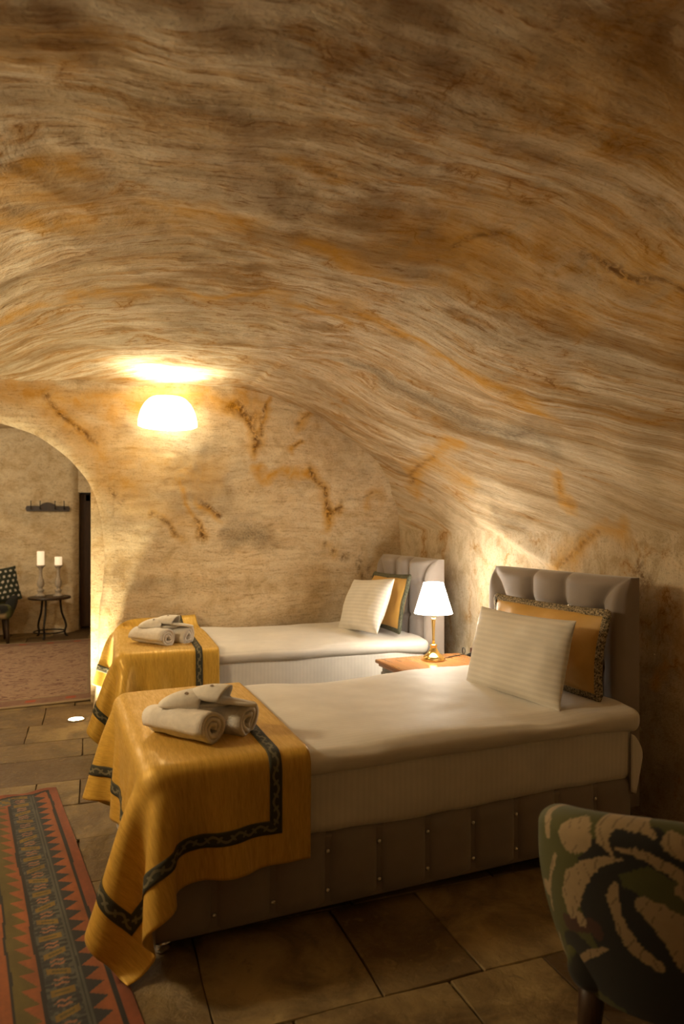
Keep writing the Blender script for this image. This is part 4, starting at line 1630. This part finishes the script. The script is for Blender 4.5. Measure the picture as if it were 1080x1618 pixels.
# ------------------------------------------------------------------ floor uplight by the jamb
ulx, uly = -0.10, 5.36
ul = empty('floor_light', (ulx, uly, 0))
prop(ul, 'round recessed light shining up from the floor at the arch', 'lamp')
MB().lathe([(0.052, 0.0), (0.062, 0.001), (0.062, 0.006), (0.052, 0.008), (0.050, 0.004)], 28).build('ring', M['chrome'], ul, smooth=True)
MB().lathe([(0.050, 0.001), (0.050, 0.005), (0.03, 0.007), (0.004, 0.0075)], 28).build('lens', emit('uplight_lens_glow', (1.0, 0.90, 0.62), 30), ul, smooth=True)
lo = light('uplight_beam', 'SPOT', (ulx, uly, 0.02), UPLIGHT_W * 4, (1.0, 0.84, 0.50), shadow_soft_size=0.04, spot_size=R(150), spot_blend=0.8)
lo.rotation_euler = (R(166), R(-10), 0)

# ------------------------------------------------------------------ rugs
def kilim():
    # corner, direction of the long edge, width direction (to the left)
    w_long, w_wide = 2.5, 1.25
    e = np.r_[np.arange(0, 0.55, 0.0038), np.arange(0.55, w_wide, 0.02)]
    l = np.arange(0, w_long, 0.0042)
    E, L = np.meshgrid(e, l, indexing='ij')
    col = np.zeros(E.shape + (3,))
    ora = np.array((0.46, 0.150, 0.045)); ora2 = np.array((0.40, 0.12, 0.05)); blk = np.array((0.022, 0.022, 0.024))
    nav = np.array((0.035, 0.042, 0.055)); blu = np.array((0.13, 0.155, 0.15)); gre = np.array((0.17, 0.145, 0.03)); pin = np.array((0.46, 0.23, 0.14)); yel = np.array((0.34, 0.23, 0.035))
    Ew = E + 0.004 * vnoise(L * 5, E * 4, seed=2)
    T = (L / 0.074) % 1.0
    tri = 1 - np.abs(T * 2 - 1)
    col[:] = ora
    def band(a, b, c):
        m = (Ew >= a) & (Ew < b)
        col[m] = c
    band(0, 0.036, ora2); band(0.036, 0.050, blk); band(0.050, 0.115, ora)
    m = (Ew > 0.113 - 0.050 * tri) & (Ew < 0.115)
    col[m] = nav
    band(0.115, 0.134, blu)
    m = (Ew > 0.122) & (Ew < 0.127)
    col[m] = nav
    band(0.134, 0.227, nav * 1.5)
    # border motifs: slanted ochre lozenges and pink sprigs on blue
    per = 0.105
    T2 = (L / per) % 1.0
    idx = np.floor(L / per).astype(int)
    cx = (Ew - 0.1805) / 0.0465
    slant = (((idx * 7) % 3) - 1) * 0.32
    q = np.abs(T2 - 0.5 - slant * cx * 0.5) * 2
    m0 = (np.abs(cx) < 0.97)
    col[m0 & (vnoise(E * 90, L * 90, seed=6) > 0.1)] = blu
    m1 = m0 & (np.abs(cx) < 0.75) & (q < 0.30)
    col[m1] = yel
    col[m1 & (np.abs(cx) < 0.45) & (q < 0.10)] = gre
    q2 = np.minimum(T2, 1 - T2) * 2
    m2 = m0 & (np.abs(cx) < 0.6) & (np.abs(q2 - 0.12 - 0.15 * np.abs(np.sin(cx * 5 + idx))) < 0.10)
    col[m2] = pin
    m3 = m0 & (np.abs(cx) > 0.45) & (q2 < 0.34) & (q2 > 0.12)
    col[m3] = nav
    band(0.227, 0.240, blk); band(0.240, 0.313, ora)
    T3 = (L / 0.08) % 1.0
    m = (Ew > 0.292 - 0.046 * T3) & (Ew < 0.314)
    col[m] = gre
    band(0.314, 0.322, blk)
    # far end border
    end = L + 0.006 * np.sin(E * 40)
    m = end < 0.028
    col[m] = ora2
    m = (end >= 0.028) & (end < 0.045) & (Ew > 0.04)
    col[m] = blk
    m = (end >= 0.045) & (end < 0.125) & (Ew > 0.225)
    col[m] = blu
    m = m & (vnoise(E * 70, L * 70, seed=9) > 0.15)
    col[m] = yel
    m = (end >= 0.125) & (end < 0.14) & (Ew > 0.225)
    col[m] = ora2
    # wear in the weave
    fad = 1 + 0.16 * fbm(E * 30, L * 8, seed=4, oct=3)
    col *= np.array((0.52, 0.45, 0.36)) * fad[..., None]
    corner = np.array((-0.175, 3.97))
    # direction of the long edge toward the viewer
    ca = math.radians(-20)
    return E, L, col


E_, L_, kc = kilim()
# long edge measured in the room: runs from the far corner toward the viewer
k_org = np.array((-0.172, 3.967))
k_dir = np.array((0.4856 * 0.94 - 0.8742 * 0.342, -0.4856 * 0.342 - 0.8742 * 0.94))
k_dir /= np.linalg.norm(k_dir)
k_left = np.array((k_dir[1], -k_dir[0]))
if k_left[0] > 0:
    k_left = -k_left
KP = k_org + L_[..., None] * k_dir + E_[..., None] * k_left
kz = 0.009 + 0.004 * vnoise(KP[..., 0] * 3, KP[..., 1] * 3, seed=8) + 0.010 * np.exp(-L_ / 0.04) * (0.5 + 0.5 * np.sin(E_ * 30))
KV = np.stack([KP[..., 0], KP[..., 1], kz], 2)
o = mk('kilim_rug', KV.reshape(-1, 3), grid_faces(*E_.shape), vcol_fabric('kilim_wool'))
attr_color(o, 'Col', kc.reshape(-1, 3))
sd = o.modifiers.new('solid', 'SOLIDIFY')
sd.thickness = 0.006
sd.offset = -1
prop(o, 'orange and blue woven kilim with sawtooth border on the stone floor', 'rug')

t = NT('pile_rug')
co = t.attr('suv').outputs['Vector']
n1 = t.noise(t.mapping(co, (9, 15, 1)), 1.0, 6, 0.7, 1.5)
n2 = t.noise(t.mapping(co, (20, 34, 1)), 1.0, 4, 0.6, 1.0)
c = t.ramp(n1, [(0.38, (0.16, 0.065, 0.05)), (0.47, (0.34, 0.22, 0.15)), (0.58, (0.42, 0.29, 0.19)), (0.68, (0.22, 0.10, 0.07))])
c = t.mix(t.ramp(n2, [(0.58, 0.0), (0.66, 0.7)]), c, (0.08, 0.06, 0.06))
brd = t.attr('Col').outputs['Color']
spb = t.node('ShaderNodeSeparateColor')
t.link(brd, spb.inputs[0])
c = t.mix(t.math('MULTIPLY', spb.outputs[0], 0.75), c, (0.20, 0.10, 0.07))
c = t.mix(t.math('MULTIPLY', spb.outputs[1], 0.9), c, (0.30, 0.23, 0.14))
c = t.mix(t.math('MULTIPLY', spb.outputs[2], 0.8), c, (0.42, 0.08, 0.03))
t.set(c, 0.95)
t.bump(t.noise(co, 300, 2), 0.3, 0.004)
M['pilerug'] = t.m
rx = np.linspace(-2.0, 0.22, 150)
ry = np.linspace(5.80, 9.02, 220)
gx, gy = np.meshgrid(rx, ry, indexing='ij')
P = np.stack([gx, gy + 0.11 * (gx + 0.9), 0.012 + 0.004 * vnoise(gx * 2, gy * 2, seed=3)], 2).reshape(-1, 3)
o = mk('pile_rug', P, grid_faces(150, 220), M['pilerug'])
attr_vec(o, 'suv', np.stack([gx.ravel(), gy.ravel(), 0 * gx.ravel()], 1))
ed = np.minimum.reduce([gx - rx[0], rx[-1] - gx, gy - ry[0], ry[-1] - gy])
rr = ((ed > 0.05) & (ed < 0.24)).astype(float)
gg = ((ed < 0.05) | ((ed > 0.225) & (ed < 0.25))).astype(float)
alo = np.where((gy - ry[0] < 0.3) | (ry[-1] - gy < 0.3), gx, gy)
bb = ((np.abs(ed - 0.145) < 0.035) & (np.abs((alo / 0.30) % 1 - 0.5) < 0.11)).astype(float)
attr_color(o, 'Col', np.stack([rr.ravel(), gg.ravel(), bb.ravel()], 1))
sd = o.modifiers.new('solid', 'SOLIDIFY')
sd.thickness = 0.008
sd.offset = -1
prop(o, 'faded reddish-brown patterned pile rug in the room beyond the arch', 'rug')

# ------------------------------------------------------------------ tub chair in the foreground
GREEN = np.array((0.072, 0.074, 0.014)); BLACK = np.array((0.012, 0.012, 0.009)); CREAM = np.array((0.34, 0.245, 0.125)); BROWN = np.array((0.06, 0.022, 0.012))
M['ikat'] = vcol_fabric('ikat_upholstery', var=0.12, weave=420)
#CHAIR_MOTIFS: (kind, pts, radius) in (arc length, height) on the outside of the back
CHAIR_MOTIFS = [
    ('g', [(0.40, 0.72), (0.45, 0.60), (0.44, 0.48), (0.43, 0.38)], [0.07, 0.08, 0.06, 0.03]), ('g', [(0.50, 0.72), (0.58, 0.74)], [0.06, 0.03]),
    ('k', [(0.58, 0.64), (0.64, 0.70), (0.70, 0.72), (0.76, 0.70)], [0.03, 0.05, 0.035, 0.04]), ('k', [(0.60, 0.62), (0.60, 0.54), (0.64, 0.46), (0.72, 0.42)], [0.05, 0.05, 0.06, 0.06]), ('k', [(0.66, 0.58), (0.70, 0.50)], [0.04, 0.05]), ('k', [(0.52, 0.40), (0.62, 0.36)], [0.06, 0.05]),
    ('b', [(0.50, 0.476), (0.58, 0.505), (0.585, 0.487)], [0.02, 0.016, 0.015]),
    ('c', [(0.528, 0.690), (0.548, 0.700)], [0.036, 0.036]), ('c', [(0.477, 0.625), (0.452, 0.568), (0.435, 0.531), (0.426, 0.470)], [0.006, 0.006, 0.008, 0.005]), ('c', [(0.405, 0.513), (0.418, 0.52)], [0.018, 0.018]),
    ('c', [(0.36, 0.73), (0.405, 0.70), (0.435, 0.685), (0.440, 0.662)], [0.006, 0.014, 0.014, 0.012]), ('c', [(0.50, 0.755), (0.55, 0.758), (0.59, 0.762)], [0.008, 0.014, 0.006]), ('c', [(0.62, 0.79), (0.69, 0.785), (0.75, 0.78)], [0.010, 0.014, 0.010]),
    ('c', [(0.628, 0.685), (0.607, 0.712), (0.602, 0.742), (0.63, 0.757), (0.68, 0.752), (0.712, 0.742)], [0.003, 0.014, 0.020, 0.017, 0.012, 0.005]),
    ('c', [(0.650, 0.680), (0.612, 0.668), (0.572, 0.636), (0.538, 0.590), (0.520, 0.545), (0.518, 0.508)], [0.003, 0.009, 0.018, 0.027, 0.026, 0.014]), ('c', [(0.546, 0.505)], [0.014, 0.018]),
    ('c', [(0.636, 0.700), (0.677, 0.703), (0.708, 0.697), (0.747, 0.681), (0.790, 0.655)], [0.003, 0.008, 0.010, 0.013, 0.012]), ('c', [(0.745, 0.735), (0.775, 0.725)], [0.018, 0.022]),
    ('c', [(0.636, 0.620), (0.628, 0.587), (0.638, 0.556), (0.648, 0.521), (0.672, 0.485), (0.720, 0.457)], [0.006, 0.014, 0.012, 0.015, 0.018, 0.012]),
    ('c', [(0.695, 0.592), (0.725, 0.575), (0.765, 0.545), (0.80, 0.50), (0.83, 0.45)], [0.020, 0.030, 0.042, 0.05, 0.03]), ('c', [(0.77, 0.640), (0.80, 0.62)], [0.016, 0.02]),
    ('c', [(0.502, 0.378), (0.561, 0.430), (0.603, 0.461)], [0.006, 0.010, 0.004]), ('c', [(0.424, 0.408), (0.402, 0.350)], [0.005, 0.008]),
    ('c', [(0.95, 0.70), (0.90, 0.62), (0.93, 0.52)], [0.01, 0.03, 0.012]), ('c', [(1.05, 0.62), (1.12, 0.56), (1.10, 0.46)], [0.012, 0.04, 0.012]), ('c', [(0.15, 0.60), (0.22, 0.54), (0.20, 0.44)], [0.012, 0.035, 0.012]), ('c', [(1.30, 0.58), (1.36, 0.50)], [0.02, 0.035]),
]


def ikat_cols(l, h, seed, motifs):
    """cream crescents and seed shapes with feathered edges on green and black ground"""
    feather = 0.0022 * vnoise(l * 230, h * 230, seed=seed) + 0.0018 * vnoise(l * 60, h * 60, seed=seed + 1)
    g = fbm(l * 2.6, h * 3.2, seed=seed + 2, oct=2)
    col = np.where((g > 0.02)[:, None], GREEN, BLACK)
    for kind, pts, rads in motifs:
        pts = [np.array(p, float) for p in pts]
        best = np.full(len(l), -1.0)
        P = np.stack([l, h], 1)
        m = len(pts)
        if m == 1:
            best = rads[0] - np.linalg.norm((P - pts[0]) * np.array([1, rads[0] / rads[1]]), axis=1)
        for i in range(m - 1):
            a, b = pts[i], pts[i + 1]
            ab = b - a
            t_ = np.clip(((P - a) @ ab) / max(ab @ ab, 1e-9), 0, 1)
            r_ = rads[i] + (rads[i + 1] - rads[i]) * t_
            best = np.maximum(best, r_ - np.linalg.norm(P - a - t_[:, None] * ab, axis=1))
        best = best + feather
        base = {'c': CREAM, 'k': BLACK, 'g': GREEN, 'b': BROWN}[kind]
        mask = best > 0
        col = np.where(mask[:, None], base, col)
        if kind == 'c':                                    # outlined lobes inside the motif
            ln = (np.abs((l * 34 + 0.35 * np.sin(h * 70)) % 1 - 0.5) < 0.06) & (best > 0.004) & (best < 0.018)
            col = np.where((mask & ln)[:, None], CREAM * 0.45, col)
    return col


def tub_chair(loc, rz, label, motifs, seed, res=1.0, scale=1.0):
    root = empty('tub_chair', loc, rz)
    prop(root, label, 'chair', 'ikat tub chairs')
    # outside wall round the back: angle runs over the wrap, opening faces +x
    na = int(420 * res)
    wrap = R(128)
    ang = np.linspace(-wrap, wrap, na) + PI
    A, B = 0.325, 0.335

    def plan(a, off):
        c_, s_ = np.cos(a), np.sin(a)
        e_ = 2.6
        r = (np.abs(c_ / (A + off)) ** e_ + np.abs(s_ / (B + off)) ** e_) ** (-1 / e_)
        return r * c_, r * s_
    th_ = np.abs(ang - PI) / R(75)
    ztop = 0.760 - 0.072 * np.minimum(th_, 1.75) ** 2
    npf = int(190 * res)
    tt_ = np.linspace(0, 1, npf)
    V, LH = [], []
    # arc length along mid plan
    mx, my = plan(ang, 0.0)
    arc = np.r_[0, np.cumsum(np.hypot(np.diff(mx), np.diff(my)))]
    for i in range(na):
        for t_ in tt_:
            z0_, zt_ = 0.30, ztop[i]
            if t_ < 0.62:                                   # outside, swelling upward
                q = t_ / 0.62
                z = z0_ + (zt_ - 0.05 - z0_) * q
                off_ = -0.075 + 0.075 * math.sin(min(1, q * 1.12) * PI / 2) ** 0.9
            elif t_ < 0.84:                                 # roll over the top
                q = (t_ - 0.62) / 0.22 * PI
                z = zt_ - 0.05 + 0.05 * math.sin(q)
                off_ = -0.055 + 0.055 * math.cos(q)
            else:                                           # inside, down to the seat
                q = (t_ - 0.84) / 0.16
                z = zt_ - 0.05 - (zt_ - 0.05 - 0.42) * q
                off_ = -0.11
            x, y_ = plan(ang[i], off_)
            V.append((x, y_, z))
            hh = z if t_ < 0.73 else 2 * zt_ - z
            LH.append((arc[i], hh))
    V = np.array(V)
    LH = np.array(LH)
    F = grid_faces(na, npf)
    # close the arm fronts
    F.append(tuple(range(npf)))
    F.append(tuple((na - 1) * npf + j for j in range(npf))[::-1])
    o = mk('backrest', V, F, M['ikat'], root)
    attr_color(o, 'Col', ikat_cols(LH[:, 0], LH[:, 1], seed, motifs))
    attr_vec(o, 'lh', np.c_[LH, np.zeros(len(LH))])
    P, F = rbox((0.52, 0.50, 0.17), 0.05, 0.012 / res, 4)
    P = P + np.array([0.03, 0, 0.385])
    o = mk('seat', P, F, M['ikat'], root)
    attr_color(o, 'Col', ikat_cols(P[:, 0] + P[:, 2] + 3.0, P[:, 1] + 0.4 * P[:, 2], seed + 7, [('c', [(3.5 + 0.1 * k, -0.15 + 0.16 * (k % 3)), (3.42 + 0.1 * k, -0.05 + 0.16 * (k % 3))], [0.02, 0.045]) for k in range(-2, 4)]))
    for sx_, sy_ in ((-1, -1), (-1, 1), (1, -1), (1, 1)):
        mb = MB()
        x0_, y0_ = sx_ * 0.17, sy_ * 0.19
        mb.tube([(x0_, y0_, 0.34), (x0_ + sx_ * 0.012, y0_ + sy_ * 0.008, 0.24), (x0_ + sx_ * 0.03, y0_ + sy_ * 0.015, 0.10), (x0_ + sx_ * 0.05, y0_ + sy_ * 0.02, 0.0)], [0.032, 0.029, 0.022, 0.016], 12)
        mb.build('leg', M['darkwood'], root, smooth=True)
    root.scale = (scale,) * 3
    return root


CH = (1.385, 1.335, 0.0)
tub_chair(CH, R(46), 'green and black ikat tub chair with cream motifs in the right foreground', CHAIR_MOTIFS, 3)

# ------------------------------------------------------------------ far room: chair, cushion, table, candles, rack, door
far_motifs = [('c', [(0.2 + 0.3 * k, 0.42), (0.3 + 0.3 * k, 0.55), (0.42 + 0.3 * k, 0.6)], [0.02, 0.05, 0.02]) for k in range(5)]
tub_chair((-1.17, 9.25, 0.0), R(-80), 'ikat tub chair at the left edge of the far room', far_motifs, 12, 0.35)
V, F, _ = pillow_mesh(0.46, 0.42, 0.12, 21, 60, 60, pinch=0.05)
o = mk('cushion', V, F, vcol_fabric('dotted_velvet', var=0.1))
gxd = (V[:, 0] / 0.062 + 0.5 * (np.floor(V[:, 1] / 0.062) % 2)) % 1 - 0.5
gyd = (V[:, 1] / 0.062) % 1 - 0.5
dots = np.hypot(gxd, gyd) < 0.24
attr_color(o, 'Col', np.where(dots[:, None], (0.62, 0.58, 0.50), (0.020, 0.026, 0.012)))
Mx = Matrix(((1, 0, 0), (0, 0, -1), (0, 1, 0))).to_4x4()
o.matrix_world = Matrix.Translation((-1.03, 9.16, 0.69)) @ Matrix.Rotation(R(20), 4, 'Z') @ Matrix.Rotation(R(-14), 4, 'X') @ Mx @ Matrix.Rotation(R(8), 4, 'Z')
prop(o, 'dark green cushion with white dots on the far chair', 'cushion')

tb = empty('side_table', (-0.49, 9.46, 0))
prop(tb, 'small round table with dark top and curved iron legs by the far wall', 'table')
MB().lathe([(0.235, 0.485), (0.252, 0.492), (0.255, 0.505), (0.25, 0.515), (0.235, 0.518)], 36).build('tabletop', M['darkwood'], tb, smooth=False)
for kk in range(3):
    a = 2 * PI * kk / 3 + 0.25
    prf = [(0.13, 0.487), (0.135, 0.40), (0.15, 0.30), (0.185, 0.20), (0.20, 0.13), (0.185, 0.075), (0.19, 0.03), (0.215, 0.0)]
    pts = catmull([(r_ * math.cos(a), r_ * math.sin(a), z_) for r_, z_ in prf], 5)
    MB().tube([tuple(p) for p in pts], 0.013, 8).build('leg', M['iron'], tb, smooth=True)
MB().tube([(0.185 * math.cos(a), 0.185 * math.sin(a), 0.075) for a in np.linspace(0, 2 * PI, 30)[:-1]], 0.009, 6, closed=True).build('stretcher', M['iron'], tb, smooth=True)

M['wax'] = emit('candle_wax_glow', (1.0, 0.72, 0.42), 0.55)
cs_prof = [(0.062, 0.0), (0.064, 0.012), (0.050, 0.022), (0.036, 0.036), (0.030, 0.052), (0.040, 0.066), (0.042, 0.078), (0.026, 0.094), (0.022, 0.106), (0.036, 0.126), (0.044, 0.156), (0.040, 0.192), (0.026, 0.232), (0.019, 0.272), (0.019, 0.316), (0.024, 0.346), (0.040, 0.370), (0.056, 0.382), (0.056, 0.392), (0.035, 0.394)]
for (ox, oy, ch, lab1, lab2) in ((-0.105, 0.045, 0.175, 'whitewashed turned candlestick holding the taller candle', 'taller cream pillar candle on the left candlestick'), (0.105, -0.02, 0.105, 'whitewashed turned candlestick holding the shorter candle', 'shorter glowing pillar candle on the right candlestick')):
    o = MB().lathe(cs_prof, 24).build('candlestick', M['candlestick'], None, smooth=True, loc=(-0.49 + ox, 9.46 + oy, 0.5185))
    prop(o, lab1, 'candlestick', 'candlesticks on the side table')
    ct = empty('candle', (-0.49 + ox, 9.46 + oy, 0.5185 + 0.3945))
    prop(ct, lab2, 'candle', 'pillar candles')
    MB().lathe([(0.042, 0.0), (0.044, 0.006), (0.043, ch * 0.5), (0.044, ch - 0.008), (0.041, ch), (0.034, ch - 0.003), (0.02, ch - 0.012), (0.003, ch - 0.014)], 24).build('wax', M['wax'], ct, smooth=True)
    MB().tube([(0, 0, ch - 0.016), (0.001, 0, ch + 0.006)], 0.0015, 6).build('wick', M['iron'], ct)

rk_y = FR1 - 0.055
rk = empty('coat_rack', (-0.53, rk_y, 1.60))
prop(rk, 'dark carved wooden coat rack with hooks on the far wall', 'coat rack')
ol = [(-0.27, 0.035), (-0.255, 0.0), (0.255, 0.0), (0.27, 0.035), (0.255, 0.07), (0.10, 0.07), (0.075, 0.095), (0.035, 0.112), (0, 0.117), (-0.035, 0.112), (-0.075, 0.095), (-0.10, 0.07), (-0.255, 0.07)]
V = [(x, -0.012, z) for x, z in ol] + [(x, 0.012, z) for x, z in ol]
m = len(ol)
F = [tuple(range(m)), tuple(range(m, 2 * m))[::-1]] + [(k, m + k, m + (k + 1) % m, (k + 1) % m) for k in range(m)]
mk('board', V, F, M['darkwood'], rk, smooth=False)
for x in (-0.20, -0.09, 0.09, 0.20):
    MB().tube([(x, -0.01, 0.03), (x, -0.05, 0.03), (x, -0.065, 0.05), (x, -0.06, 0.125), (x, -0.058, 0.135)], [0.006, 0.006, 0.006, 0.005, 0.008], 7).build('hook', M['iron'], rk, smooth=True)

dj = empty('door_1', (0.0, FR1 + 0.42, 0))
prop(dj, 'dark wooden door frame with grey leaf at the end of the far room', 'door', kind='structure')
MB().box((-0.07, 0, 0.93), (0.14, 0.12, 1.86)).build('frame_post', M['doorwood'], dj, bevel=0.008)
MB().box((0.28, 0, 1.80), (0.70, 0.12, 0.10)).build('frame_head', M['doorwood'], dj, bevel=0.008)
lf = MB().box((0.33, 0.03, 0.88), (0.64, 0.04, 1.74)).build('leaf', M['doorgrey'], dj, bevel=0.006)
MB().box((0.055, -0.005, 1.0), (0.035, 0.03, 0.18)).box((0.075, -0.035, 1.03), (0.10, 0.015, 0.02)).build('handle', M['iron'], lf, bevel=0.003)
